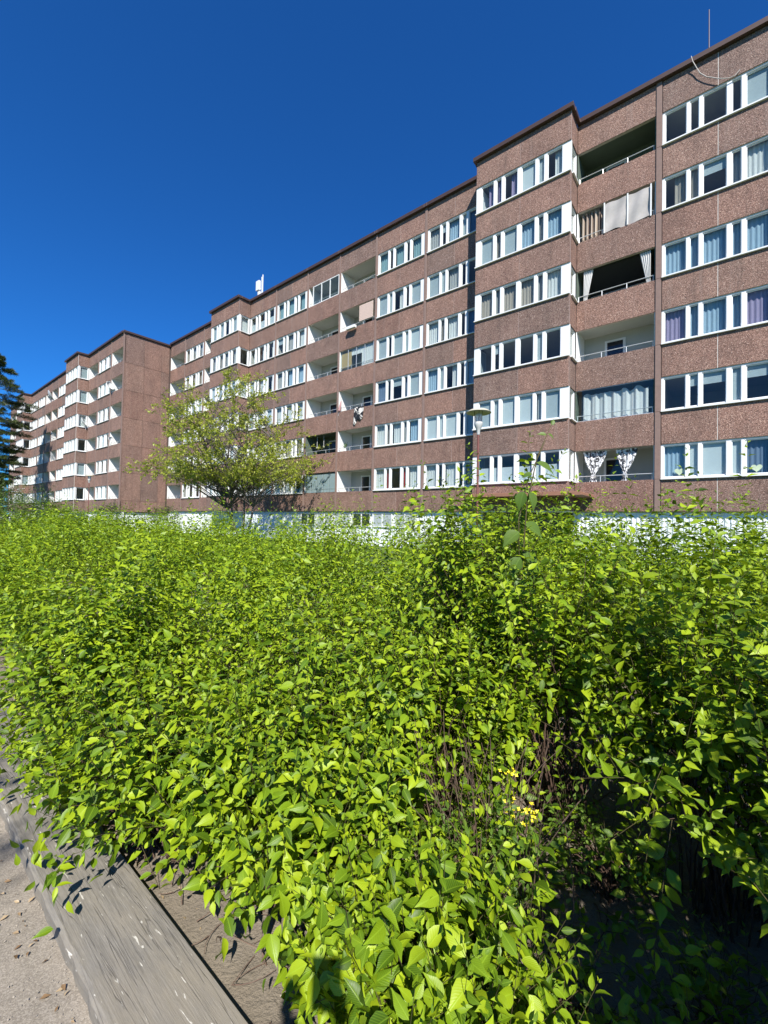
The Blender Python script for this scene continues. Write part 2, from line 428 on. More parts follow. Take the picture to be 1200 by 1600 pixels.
def window(parent, s_left, n, z, kind, w, fills, rotz=0.0, name="window"):
    me, sill, panes = frame_mesh(kind, w)
    o = new_obj(name, me, parent, (s_left, n, z), (0, 0, rotz))
    new_obj("sill", sill, o)
    for i, (a, c) in enumerate(panes):
        pw = c - a
        new_obj("pane", glass_mesh(pw), o, (-a, 0, 0))
        f = fills[i % len(fills)]
        if f == 'd': continue
        zt = HEADH - 0.06
        if f == 'B': new_obj("blind", shade_mesh(pw, zt - 0.07, MBLIND), o, (-a, -0.175, 0.07))
        elif f == 'V': new_obj("blind", shade_mesh(pw, zt - 0.07, MBLIND2), o, (-a, -0.175, 0.07))
        elif f == 'H': new_obj("blind", shade_mesh(pw, 0.72, MBLIND), o, (-a, -0.175, 0.07))
        elif f == 'T': new_obj("blind", shade_mesh(pw, 0.45, MBLIND2), o, (-a, -0.175, zt - 0.45))
        else:
            m = CUR[f.lower()]
            if f.isupper(): new_obj("curtain", curtain_mesh(pw * 0.5, 1.3, m), o, (-a - pw * 0.45, -0.26, 0.05))
            else: new_obj("curtain", curtain_mesh(pw, 1.3, m), o, (-a, -0.26, 0.05))
    return o

FILLCH = ['d', 'V', 'V', 'w', 'w', 'b', 'B', 'B', 'e', 'g', 't', 'T', 'W', 'H']
def rand_fills(n, r):
    base = r.choice(FILLCH); out = []
    for i in range(n):
        out.append(base if r.random() < 0.6 else r.choice(FILLCH))
    return out

def spandrel(parent, s0, s1, n, z0, z1, joints=(), core_n0=-0.15):
    """one storey-high strip of facade panels: pale core + aggregate panels with open joints"""
    bbox("spandrel_core", parent, s0 + .002, s1 - .002, n + core_n0, n - 0.030, z0 + 0.004, z1 - 0.004, MCORE, 0)
    e = [s0] + sorted(joints) + [s1]
    for a, b in zip(e, e[1:]):
        bbox("wall_panel", parent, a + 0.011, b - 0.011, n - 0.029, n, z0, z1, MP, 0.008)
    if n < 2 and s0 < 42:
        for j in list(joints) + [s0]:
            bbox("sealant_joint", parent, j - 0.0095, j + 0.0095, n - 0.029, n - 0.003, z0 + .002, z1 - .002, MSEAL if s0 < 13.5 - 0 and (s0 > 6.9 and s0 < 11.2) else MSEAL2, 0)
def side_spandrel(parent, s, n0, n1, z0, z1, sgn):
    x0, x1 = (s - 0.029, s) if sgn > 0 else (s, s + 0.029)
    bbox("wall_panel", parent, x0, x1, n0, n1, z0, z1, MP, 0.008)

_rail = {}
def railing(parent, s0, s1, n, z):
    w = round(s1 - s0, 2)
    if w not in _rail:
        b = MB()
        b.tube([(0.02, 0, 0.26), (w - 0.02, 0, 0.26)], 0.018, 6)
        for i in range(4):
            x = 0.05 + (w - 0.1) * i / 3
            b.tube([(x, 0, 0.0), (x, 0, 0.26)], 0.016, 6)
        _rail[w] = b.mesh("railing", MMETAL)
    return new_obj("railing", _rail[w], parent, (s0, n, z))

_lg = {}
def loggia(parent, s0, s1, n, k, mat=MLOG, depth=1.40, rail=True):
    w = s1 - s0; key = (round(w, 2), mat.name)
    z = ZK(k)
    if key not in _lg:
        b = MB(); zf, zc = -0.95, HEADH + 0.10
        bk = MB(); bk.box(0, w, -depth - 0.1, -depth, zf, zc)
        b.box(-0.03, 0.0, -depth, -0.152, zf, zc); b.box(w, w + 0.03, -depth, -0.152, zf, zc)
        b.box(-0.03, 0.0, -0.151, -0.02, 0.0, HEADH); b.box(w, w + 0.03, -0.151, -0.02, 0.0, HEADH)
        b.box(0, w, -depth, -0.151, zf - 0.1, zf); bk.box(0, w, -depth, -0.151, zc, zc + 0.1)
        d = MB()
        d.box(1.25, 2.10, 0, 0.05, zf + 0.05, zf + 2.15)
        g = MB(); g.box(1.35, 2.00, 0.052, 0.058, zf + 0.4, zf + 2.05)
        wd = MB(); wd.box(0.15, 1.1, 0, 0.05, zf + 0.9, zf + 2.15)
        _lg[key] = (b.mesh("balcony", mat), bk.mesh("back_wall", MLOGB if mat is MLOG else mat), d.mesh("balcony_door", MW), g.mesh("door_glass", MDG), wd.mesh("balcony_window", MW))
    me, bkm, d, g, wd = _lg[key]
    o = new_obj("balcony", me, parent, (s0, n, z))
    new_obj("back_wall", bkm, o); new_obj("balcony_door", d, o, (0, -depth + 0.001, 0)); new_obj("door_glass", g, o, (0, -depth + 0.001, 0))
    if rail: railing(o, 0, w, -0.09, 0.0)
    return o
MDG = simple("dark_door_glass", (0.02, 0.022, 0.025), 0.08, var=0.1)

def fascia(parent, s0, s1, n, over=0.17):
    bbox("roof_fascia", parent, s0, s1, n - 0.16, n + over, ZTOP + 0.015, ZCAP, MFASC, 0.004)
def pillar(parent, s0, s1, n):
    for k in range(0, 7):
        z0 = ZBASE if k == 0 else ZK(k) + 0.004; z1 = ZK(k + 1) - 0.004 if k < 6 else ZTOP + 0.005
        bbox("pillar", parent, s0 + 0.012, s1 - 0.012, n - 0.15, n + 0.045, z0, z1, MPIL, 0.006)
def rows():
    for r in range(1, 8):
        z0 = ZBASE if r == 1 else ZK(r - 1) + HEADH
        z1 = ZK(r) if r < 7 else ZTOP
        yield r, z0, z1

def build(name, label, segs, n, s_lo, s_hi, fills, seed, drop=0.0):
    root = empty(name, fw(s_lo, n, -drop), FROT); tag(root, label, "building")
    hold = root
    # local frame of the root: x = s - s_lo, y = n, z
    def S(x): return x - s_lo
    r = random.Random(seed)
    core = MB(); interior = MB()
    for sg in segs:
        t, a, b = sg[0], S(sg[1]), S(sg[2])
        if t == 'P': pillar(root, a, b, 0); fascia(root, a, b, 0); continue
        if t == 'W':
            for rr, z0, z1 in rows(): spandrel(root, a, b, 0, z0, z1, [(a + b) / 2])
            for k in range(1, 7):
                f = fills.get((sg[1], k)) or rand_fills(5, r)
                window(root, b, 0, ZK(k), 'W', b - a, f)
        if t == 'L':
            for rr, z0, z1 in rows(): spandrel(root, a, b, 0, z0, z1)
            for k in range(1, 7): loggia(root, a + 0.03, b - 0.03, 0, k, MLOGD if (sg[1], k) in DARKLOG else MLOG)
        if t in 'WL': fascia(root, a, b, 0)
        if t == 'B':
            dn = 1.05; mid = (a + b) / 2
            for rr, z0, z1 in rows():
                spandrel(root, a, b, dn, z0, z1, [mid])
                for sgn, s in ((-1, a), (1, b)):
                    side_spandrel(root, s, 0.002, dn - 0.031, z0, z1, sgn)
            for k in range(1, 7):
                f = fills.get((sg[1], k)) or rand_fills(6, r)
                window(root, b, dn, ZK(k), 'B', b - a, f)
                # side windows: right side faces -s, left side faces +s
                window(root, a, dn - 0.172, ZK(k), 'S', dn - 0.18, [r.choice('dVVw')], -math.pi / 2 + math.pi, "side_window")
                window(root, b, 0.008, ZK(k), 'S', dn - 0.18, [r.choice('dVVw')], -math.pi / 2, "side_window")
            fascia(root, a - 0.12, b + 0.12, dn)
            for s0, s1 in ((a - 0.14, a + 0.10), (b - 0.10, b + 0.14)):
                bbox("roof_fascia", root, s0, s1, 0.145, dn - 0.165, ZTOP + 0.015, ZCAP - 0.003, MFASC, 0.012)
            bbox("roof_deck", root, a + 0.12, b - 0.12, -0.155, dn - 0.17, ZTOP - 0.05, ZTOP + 0.1, MROOF, 0)
            bbox("bay_floor", root, a + 0.04, b - 0.04, 0.0, dn - 0.16, ZBASE - 0.06, ZBASE + 0.02, MLOG, 0)
        # rooms behind windows
        if t in 'WB':
            dn = 1.05 if t == 'B' else 0.0
            for k in range(1, 7):
                z = ZK(k); d = 4.2
                interior.box(a, b, -d - 0.1, -d, z - 0.85, z + 1.75)
                interior.box(a, a + 0.05, -d, dn - 0.19 if t == 'W' else -0.2, z - 0.85, z + 1.75)
                interior.box(b - 0.05, b, -d, dn - 0.19 if t == 'W' else -0.2, z - 0.85, z + 1.75)
                e = 0.17 if t == 'W' else 0.32
                interior.box(a + 0.051, b - 0.051, -d, dn - 0.19, z - 0.95, z - 0.85)
                interior.box(a + 0.051, b - 0.051, -d, dn - 0.19, z + 1.6, z + 1.7)
    interior.obj("room_interior", MROOM, root)
    bbox("roof_deck", root, S(s_lo) + .03, S(s_hi) - .03, -11.8, -0.165, ZTOP + 0.02, ZTOP + 0.12, MROOF, 0)
    bbox("rear_wall", root, S(s_lo) + .03, S(s_hi) - .03, -12.0, -11.82, 0, ZTOP + 0.1, MP, 0)
    # basement of corrugated white sheet
    b = MB(); x = S(s_lo); L = S(s_hi); nn = -0.22; i = 0
    pr = [(0, 0), (0.06, 0), (0.09, 0.035), (0.15, 0.035), (0.18, 0)]
    while x < L:
        for (p0, q0), (p1, q1) in zip(pr, pr[1:]):
            b.quad((x + p0, nn + q0, 0), (x + p1, nn + q1, 0), (x + p1, nn + q1, ZBASE - 0.05), (x + p0, nn + q0, ZBASE - 0.05))
        x += 0.18
    b.box(S(s_lo), S(s_hi), nn - 0.2, nn - 0.01, 0, ZBASE - 0.05)
    b.obj("basement_cladding", MCLAD, root)
    bbox("soffit", root, S(s_lo), S(s_hi), -0.42, -0.155, ZBASE - 0.04, ZBASE + 0.05, MCORE, 0)
    return root

DARKLOG = {(2.16, 6), (2.16, 4), (2.16, 2), (20.65, 2)}
MAIN = [('W', -9.06, -5.46), ('P', -5.46, -5.28), ('W', -5.28, -1.84), ('P', -1.84, -1.66), ('W', -1.66, 1.94), ('P', 1.94, 2.16), ('L', 2.16, 5.22), ('B', 5.22, 9.80), ('W', 9.80, 13.42),
        ('P', 13.42, 13.60), ('W', 13.60, 17.20), ('P', 17.20, 17.37), ('L', 17.37, 20.5), ('P', 20.5, 20.65), ('L', 20.65, 23.85),
        ('P', 23.85, 24.0), ('W', 24.0, 27.65), ('P', 27.65, 27.8), ('W', 27.8, 31.4), ('B', 31.4, 35.9), ('L', 35.9, 38.9),
        ('P', 38.9, 39.1), ('W', 39.1, 42.8), ('P', 42.8, 42.95), ('L', 42.95, 46.1)]
FILLS = {(-1.66, 6): ['d', 'd', 'd', 'd', 'V'], (-1.66, 5): ['E', 'e', 'T', 'g', 'w'], (-1.66, 4): ['b', 'b', 'b', 'b', 'b'],
         (-1.66, 3): ['p', 'b', 'b', 'b', 'p'], (-1.66, 2): ['d', 'T', 'T', 'V', 'T'], (-1.66, 1): ['b', 'B', 'B', 'B', 'n'],
         (5.22, 6): ['P', 'p', 'P', 'B', 'V', 'W'], (5.22, 5): ['V', 'e', 'V', 'b', 'g', 'b'], (5.22, 4): ['e', 'g', 'e', 'e', 'g', 'w'],
         (5.22, 3): ['d', 'T', 'd', 'd', 'V', 'd'], (5.22, 2): ['V', 'V', 'B', 'B', 'w', 'V'], (5.22, 1): ['H', 'H', 'H', 'H', 'H', 'H'],
         (9.8, 6): ['g', 'T', 'b', 'V', 'n'], (9.8, 5): ['V', 'V', 'g', 'd', 'd'], (9.8, 4): ['w', 'e', 'w', 'd', 'n'], (9.8, 3): ['b', 'V', 'W', 'd', 'b'],
         (9.8, 2): ['B', 'B', 'B', 'd', 'V'], (9.8, 1): ['w', 'd', 'w', 'd', 'g'],
         (13.6, 6): ['t', 'd', 't', 'd', 't'], (13.6, 5): ['V', 'V', 'W', 'd', 'V'], (13.6, 4): ['V', 'd', 'V', 'V', 'B'], (13.6, 3): ['n', 'd', 'T', 'n', 'V'],
         (13.6, 2): ['w', 'e', 'w', 'g', 'b'], (13.6, 1): ['w', 'r', 'd', 'r', 'w']}
main = build("apartment_building", "long six storey apartment block with red brown pebble panels and white window bands", MAIN, 0.0, -9.06, 46.1, FILLS, 3)
NW = 4.5
WING = [('L', 46.3, 49.35), ('P', 49.35, 49.55), ('W', 49.55, 53.2), ('P', 53.2, 53.35), ('L', 53.35, 56.5), ('B', 56.5, 61.05), ('W', 61.05, 64.8), ('P', 64.8, 64.95),
        ('W', 64.95, 68.35), ('P', 68.35, 68.5), ('L', 68.5, 71.35), ('P', 71.35, 71.5), ('L', 71.5, 74.5), ('P', 74.5, 74.65), ('W', 74.65, 78.4), ('P', 78.4, 78.55), ('W', 78.55, 82.6),
        ('B', 82.6, 86.6), ('W', 86.6, 90.3), ('P', 90.3, 90.5), ('L', 90.5, 93.4), ('P', 93.4, 93.55), ('L', 93.55, 96.9), ('P', 96.9, 97.1)]
wing = build("apartment_building", "farther apartment wing stepped forward with a blank panelled end wall", WING, NW, 46.1, 97.1, {}, 11, 0.2)
# blank end wall of the wing (faces -s): panels in three columns, one row per storey
zs = [ZBASE] + [ZK(k) - 0.2 for k in range(1, 7)] + [ZTOP]
for i, (n0, n1) in enumerate(((-NW + 0.15, -NW + 0.95), (-NW + 0.95, -NW + 2.62), (-NW + 2.62, -0.03))):
    for z0, z1 in zip(zs, zs[1:]):
        bbox("wall_panel", wing, 0.0, 0.03, n0 + 0.008, n1 - 0.008, z0 + 0.012, z1 - 0.012, MP, 0.008)
bbox("end_wall_core", wing, 0.031, 0.17, -NW - 0.1, -0.16, ZBASE, ZTOP, simple("dark_joint", (0.09, 0.06, 0.05), 0.9), 0)
bbox("pillar", wing, 0.0, 0.19, -0.148, 0.03, ZBASE, ZTOP, MPIL, 0.006)
bbox("roof_fascia", wing, -0.14, 0.19, -NW - 0.1, -0.165, ZTOP + 0.015, ZCAP, MFASC, 0.012)
bbox("roof_fascia", wing, -0.14, -0.003, -0.163, 0.14, ZTOP + 0.015, ZCAP, MFASC, 0.012)
b = MB(); y = -NW + 0.1
while y < -0.2:
    b.box(0.2, 0.235, y, y + 0.09, 0, ZBASE - 0.05); y += 0.18
b.box(0.24, 0.4, -NW - 0.2, -0.2, 0, ZBASE - 0.05)
b.obj("basement_cladding", MCLAD, wing)
# entrance canopy and a dark block for the shade below it
cs0 = 5.22 + 9.06 - 0.85
cnp = bbox("entrance_canopy", main, cs0, cs0 + 5.2, 0.05, 2.35, 2.80, 2.92, MCANOPY, 0.012)
bbox("canopy_edge", cnp, -2.62, 2.62, 1.151, 1.18, -0.075, 0.085, MCANOPY, 0.008)
bbox("entrance_shade", main, 5.3 + 9.06, 9.7 + 9.06, -0.15, 0.02, 0.0, 2.13, MDARK, 0)  # dark block stands in for the shaded entrance under the canopy
# basement windows in a white band below the middle bays
for i in range(6):
    o = MB()
    s0 = 14.0 + i * 1.75 + 9.06
    for x0, x1, z0, z1 in ((0, 1.6, 0, .07), (0, 1.6, .83, .9), (0, .08, .071, .829), (1.52, 1.6, .071, .829), (.76, .84, .071, .829)): o.box(x0, x1, 0, .06, z0, z1)
    w = o.obj("basement_window", MW, main, (s0, -0.18, 1.2))
    for x0 in (.085, .845): MB().box(x0, x0 + .67, .02, .028, .072, .828).obj("pane", MDG if i % 3 == 2 else MBLIND2, w)

# ------------------------------------------------------------------ things on the facade
def fobj(name, label, cat, s, n, z, group=None):
    e = empty(name, fw(s, n, z), FROT); tag(e, label, cat, group); return e

def drape(name, label, cat, pts_fn, nu, nv, mat, thick=0.0):
    v = np.array([pts_fn(i / nu, j / nv) for j in range(nv + 1) for i in range(nu + 1)])
    f = np.array([(j * (nu + 1) + i, j * (nu + 1) + i + 1, (j + 1) * (nu + 1) + i + 1, (j + 1) * (nu + 1) + i) for j in range(nv) for i in range(nu)])
    o = new_obj(name, fast_mesh(name, v, [f], mat))
    if thick:
        md = o.modifiers.new("s", 'SOLIDIFY'); md.thickness = thick
    tag(o, label, cat); return o
def mat_pattern():
    k = NT("black_white_leaf_print"); p = k.pos()
    v = k.noise(k.scalev(p, (1, 1, .6)), 7, 2, 0.5, 1.2)
    c = k.ramp(v, [(0.46, (0.78, 0.78, 0.78)), (0.50, (0.04, 0.04, 0.045)), (0.60, (0.04, 0.04, 0.045)), (0.63, (0.7, 0.7, 0.7))])
    k.base(c); k.b.inputs["Roughness"].default_value = 0.9; return k.m
MPAT = mat_pattern()
def tied(s_c, w, z):
    def fn(a, b):   # a across, b down
        ww = w * (1 - 0.86 * min(1, b / 0.72) ** 1.5) if b < 0.72 else w * (0.14 + 0.22 * (b - 0.72) / 0.28)
        return fw(s_c + (0.5 - a) * ww + 0.08 * b, -0.2 + 0.03 * math.sin(a * 22), z + 1.38 - b * 1.42)
    return fn
drape("curtain", "left black and white patterned balcony curtain tied at its waist", "curtain", tied(4.42, 0.98, ZK(1)), 24, 14, MPAT)
drape("curtain", "right black and white patterned balcony curtain tied at its waist", "curtain", tied(3.18, 0.82, ZK(1)), 24, 14, MPAT)
def sheer(a, b):
    return fw(4.95 - a * 2.55, -0.25 + 0.05 * math.sin(a * 40) + .02 * math.sin(a * 93), ZK(2) + (1.16 + 0.10 * abs(math.sin(a * 13)) + .05 * math.sin(a * 31)) * (1 - b) - 0.1 * b)
drape("curtain", "long grey white sheer curtain behind the glazed second lowest right balcony", "curtain", sheer, 90, 4, CUR['w'])
gb = fobj("balcony_glazing", "clear frameless glass screen closing the second lowest right balcony", "glass screen", 2.2, -0.05, ZK(2))
for i in range(4): MB().box(.01 + i * .75, .74 + i * .75, -.004, .004, .02, HEADH - .02).obj("pane", MG, gb)
MB().box(0, 3.0, -.02, .02, HEADH - .02, HEADH).box(0, 3.0, -.02, .02, 0, .02).obj("rail", MMETAL, gb)
def sheetf(a, b):
    top = ZK(5) + 1.30; bot = ZK(5) + 0.02 + 0.05 * math.sin(a * 9)
    sag = 0.05 * math.sin(a * 17 + b * 3) + 0.03 * math.sin(b * 8 + a * 6)
    return fw(4.05 - a * 1.75, -0.02 + sag * 0.6, top + (bot - top) * b)
gp = fobj("privacy_screen", "pale grey cloth screen in a white frame on the second highest right balcony", "privacy screen", 2.3, 0, ZK(5))
for x in (0.0, .85, 1.75): MB().box(x, x + .05, .01, .04, 0, 1.36).obj("post", MW, gp)
cl_ = drape("cloth", "pale grey cloth", None, sheetf, 40, 14, mat_fabric("grey_sheet", (0.52, 0.49, 0.46), 0.25))
bpy.context.view_layer.update(); cl_.parent = gp; cl_.matrix_parent_inverse = gp.matrix_world.inverted()
def stripes(a, b):
    return fw(5.05 - a * 0.95, -0.22 + 0.06 * math.sin(a * 34), ZK(5) + 1.35 - b * 1.35)
def mat_stripes():
    k = NT("brown_beige_stripes"); tc = k.pos(); w = k.noise(k.scalev(tc, (9, 9, 0.1)), 1.0, 2)
    k.base(k.ramp(w, [(0.42, (0.06, 0.035, 0.025)), (0.48, (0.42, 0.34, 0.26)), (0.55, (0.45, 0.37, 0.29)), (0.6, (0.10, 0.06, 0.045))])); return k.m
drape("curtain", "brown striped curtain bunched beside the grey balcony sheet", "curtain", stripes, 50, 3, mat_stripes())
aw = fobj("awning", "black fabric awning inside the third highest right balcony", "awning", 2.35, -0.25, ZK(4))
MB().quad((0, 0, 1.40), (2.55, 0, 1.40), (2.55, -1.1, .72), (0, -1.1, .72)).obj("canvas", simple("black_canvas", (0.012, 0.013, 0.015), 0.8), aw)
MB().tube([(0, -1.1, .71), (2.55, -1.1, .71)], .02, 6).obj("front_bar", MMETAL, aw)
for sc_, lab in ((4.78, "left thin white curtain tied back beside the black balcony awning"), (2.50, "right thin white curtain tied back beside the black balcony awning")):
    sg = 1 if sc_ > 4 else -1
    drape("curtain", lab, "curtain", lambda a, b: fw(sc_ + sg * .16 - sg * a * (.40 - .26 * b), -0.13 + .03 * math.sin(a * 30), ZK(4) + 1.38 - b * 1.36), 20, 6, CUR['w'])
# heart ornaments in the lowest right window
def heart(s, lab):
    b = MB(); pts = []
    for i in range(28):
        t = 2 * math.pi * i / 28
        pts.append((0.016 * 16 * math.sin(t) ** 3 * .62, 0.010 * (13 * math.cos(t) - 5 * math.cos(2 * t) - 2 * math.cos(3 * t) - math.cos(4 * t))))
    n = len(pts); b.v = [(x, 0.0, z) for x, z in pts] + [(x, .015, z) for x, z in pts]
    b.f = [tuple(range(n)), tuple(reversed(range(n, 2 * n)))] + [(i, (i + 1) % n, n + (i + 1) % n, n + i) for i in range(n)]
    o = b.obj("heart_ornament", simple("cream_ornament", (0.72, 0.70, 0.45), 0.6)); o.location = fw(s, -0.16, ZK(1) + 0.29); o.rotation_euler = (0, 0, FROT)
    tag(o, lab, "ornament", "heart ornaments in the lowest right window")
heart(1.33, "cream heart ornament in the lowest window beside the balcony pillar")
heart(-0.98, "cream heart ornament in the lowest window at the right picture edge")
# middle balconies
rs = fobj("reed_screen", "pale striped reed screen on the second highest middle balcony", "screen", 17.55, -0.03, ZK(5))
for i in range(10): MB().box(0, 1.2, -.01, .012, .28 + i * .105, .375 + i * .105).obj("reed_strip", simple("reed", (0.55, 0.42, 0.35), 0.8, var=.3, scale=15) if i == 0 else bpy.data.materials["reed"], rs)
fb = fobj("flower_box", "white planter box on the parapet beside the reed screen", "planter", 18.85, 0.12, ZK(5) - 0.16)
o = MB(); o.box(0, .8, 0, .2, 0, .03); o.box(0, .8, 0, .02, .031, .18); o.box(0, .8, .18, .2, .031, .18); o.box(0, .02, .021, .179, .031, .18); o.box(.78, .8, .021, .179, .031, .18)
o.obj("box", MW, fb); MB().box(.02, .78, .021, .179, .1, .16).obj("soil", MSOIL, fb)
def rug(a, b):
    l = (0.85 if a > .45 else 1.05) * (1 + .12 * math.sin(a * 11))
    return fw(18.95 - a * 0.85 + b * 0.1, 0.035 + 0.02 * math.sin(a * 14), ZK(3) + 0.05 - b * l)
k_ = NT("black_white_hide"); k_.base(k_.ramp(k_.noise(k_.pos(), 2.6, 2, 0.5, .8), [(0.49, (0.66, 0.62, 0.56)), (0.52, (0.015, 0.014, 0.014))]))
drape("rug", "black and white hide hanging over the parapet of the third lowest middle balcony", "rug", rug, 16, 10, k_.m, 0.012)
px_ = fobj("parasol", "folded pink parasol leaning at the divider of the third lowest balconies", "parasol", 20.4, 0.03, ZK(3) - .05)
MB().lathe([(.02, 0), (.09, .12), (.07, .5), (.03, .75), (0, .8)], 10).obj("canopy", simple("dusty_pink_fabric", (.45, .25, .24), .8), px_)
MB().tube([(0, 0, -.25), (0, 0, .9)], .012, 6).obj("pole", MMETAL, px_); px_.rotation_euler = (0, math.radians(-14), FROT)
yb = fobj("balcony_glazing", "framed glazing with a yellow blind and lace curtain on the middle balcony", "glass screen", 17.45, -0.05, ZK(4))
for i in range(4):
    MB().box(.02 + i * .75, .73 + i * .75, -.004, .004, .03, HEADH - .03).obj("pane", MG, yb)
    MB().box(.0 + i * .75 - .015, .0 + i * .75 + .015, -.02, .02, 0, HEADH).obj("post", MMETAL, yb)
new_obj("blind", shade_mesh(.95, 1.0, mat_fabric("ochre_blind", (0.58, 0.42, 0.20), .3)), yb, (2.95, -.08, .22))
new_obj("lace_curtain", curtain_mesh(1.05, 1.3, CUR['w']), yb, (1.08, -.1, .05)); new_obj("valance", curtain_mesh(.9, .4, CUR['w']), yb, (2.0, -.1, .95))
sl = fobj("balcony_glazing", "three panel white framed sliding glazing on the top left middle balcony", "glass screen", 20.7, -0.03, ZK(6))
for i in range(3):
    MB().box(.05 + i * .88, .88 + i * .88, -.004, .004, .06, HEADH - .06).obj("pane", MG, sl)
    MB().box(i * .88, .05 + i * .88, -.03, .03, 0, HEADH).obj("post", MW, sl)
MB().box(2.64, 2.69, -.03, .03, 0, HEADH).obj("post", MW, sl); MB().box(0, 2.64, -.025, .025, 0, .05).box(0, 2.64, -.025, .025, HEADH - .05, HEADH).obj("rail", MW, sl)
gl = fobj("balcony_glazing", "grey ribbed glass screen closing the lowest left middle balcony", "glass screen", 20.7, -0.04, ZK(1))
for i in range(5): MB().box(.01 + i * .62, .60 + i * .62, -.004, .004, .02, HEADH - .03).obj("pane", MG, gl)
for i in range(5): new_obj("blind", shade_mesh(.6, 1.3, MBLIND2), gl, (.61 + i * .62, -.05, .03))
wh = fobj("houseplant", "small white potted plant standing at the second lowest middle balcony rail", "potted plant", 19.9, -0.12, ZK(2))
MB().lathe([(.05, 0), (.08, .02), (.1, .2), (.09, .2), (.07, .05)], 12).obj("pot", MW, wh)
o = MB(); rr = random.Random(2)
for i in range(26):
    a = rr.uniform(0, 6.28); L = rr.uniform(.25, .5); p = [(0.02 * math.cos(a), .02 * math.sin(a), .15), (.1 * math.cos(a), .1 * math.sin(a), .15 + L * .7), (.25 * math.cos(a), .2 * math.sin(a), .15 + L)]
    o.tube(p, [.006, .012, .003], 3, False)
o.obj("foliage", simple("plant_green", (.10, .16, .06), .6), wh)
# hanging white tubes in the second-lowest left balcony
for i, s in enumerate((22.9, 22.2)):
    o = MB().tube([(0, 0, 0), (0, 0, .75)], .012, 6).lathe([(.02, -.12), (.05, -.08), (.05, -.02), (.015, 0)], 10)
    e = o.obj("wind_chime", MW); e.location = fw(s, -.3, ZK(2) + .62); tag(e, ("left" if i == 0 else "right") + " white wind chime hanging in the second lowest dark balcony", "wind chime")

def dish(label, s, n, z, r, face, grey=False):
    e = fobj("satellite_dish", label, "satellite dish", s, n, z)
    prof = [(r * t, r * 0.32 * t * t) for t in (0.02, .25, .5, .75, .95, 1.0)] + [(r, r * .32 + .02), (r * .96, r * .32 + .02)]
    o = MB().lathe(prof, 24).obj("reflector", simple("dish_grey", (.42, .43, .44), .5) if grey and "dish_grey" not in bpy.data.materials else (bpy.data.materials["dish_grey"] if grey else MW), e, smooth=True)
    o.rotation_euler = (math.radians(-65), 0, math.radians(face))
    d = Vector((0, 0, 1)); d.rotate(o.rotation_euler)
    MB().tube([(0, 0, 0), tuple(-d * .15), (0, -.3 if n > -.1 else -.2, -.05), (0, -.3 if n > -.1 else -.2, -.8)], .025, 6).obj("mount", MMETAL, e)
    MB().tube([tuple(d * .02 + Vector((0, 0, -r * .8))), tuple(d * r * .9)], .012, 5).obj("feed_arm", MMETAL, e)
    return e
WZ = -0.2
dish("white satellite dish on the bay corner of the fourth highest wing storey", 56.3, NW + 0.5, ZK(4) + .55 + WZ, .52, 150)
dish("grey satellite dish at the top storey of the far wing", 71.6, NW + 0.35, ZK(6) + .75 + WZ, .72, 170, True)
dish("white satellite dish on the second highest balcony by the blank end wall", 49.0, NW + 0.3, ZK(5) + .6 + WZ, .45, 120)
dish("white satellite dish on the third lowest balcony by the blank end wall", 48.5, NW + 0.15, ZK(3) + .45 + WZ, .36, 120)
# rooftop aerials
ra = fobj("lightning_rod", "thin dark mast standing on the roof at the upper right", "mast", 0.49, -3, ZTOP)
MB().tube([(0, 0, 0), (0, 0, 4.9)], [.035, .02], 6).obj("pole", simple('dull_brown_mast', (.10, .075, .085), .6), ra); MB().lathe([(.0, .02), (.16, .0), (.16, .05), (.04, .1)], 10).obj("foot", MMETAL, ra)
an = fobj("rooftop_antenna", "white mobile antenna with panel box on the middle roof edge", "antenna", 32.2, -1.6, ZTOP)
MB().tube([(0, 0, 0), (0, 0, 3.3)], .045, 8).obj("pole", MMETAL, an)
MB().box(.14, .60, .0, .2, 2.15, 3.0).obj("panel", MW, an); MB().box(.08, .36, .0, .16, 1.45, 2.0).obj("radio_box", MW, an)
MB().tube([(-.16, 0, 1.5), (-.16, 0, 3.45)], .045, 6).obj("rod", MW, an); MB().tube([(-.16, 0, 2.1), (.4, 0, 2.4)], .04, 6).obj("bracket", MMETAL, an)
cabp = [fw(s, n, z) for s, n, z in ((0.98, .16, 20.24), (0.93, .16, 20.0), (.83, .12, 19.75), (.7, .10, 19.42), (.5, .09, 19.15), (.35, .1, 19.02), (.15, .1, 18.84), (-.05, .09, 18.72), (-.2, .07, 18.66), (-.35, .06, 18.66), (-.5, .05, 18.8))]
tag(MB().tube(cabp, .016, 6).obj("cable", simple("white_cable", (.46, .42, .37), .6)), "loose white cable dangling from the roof edge over the top right window", "cable")
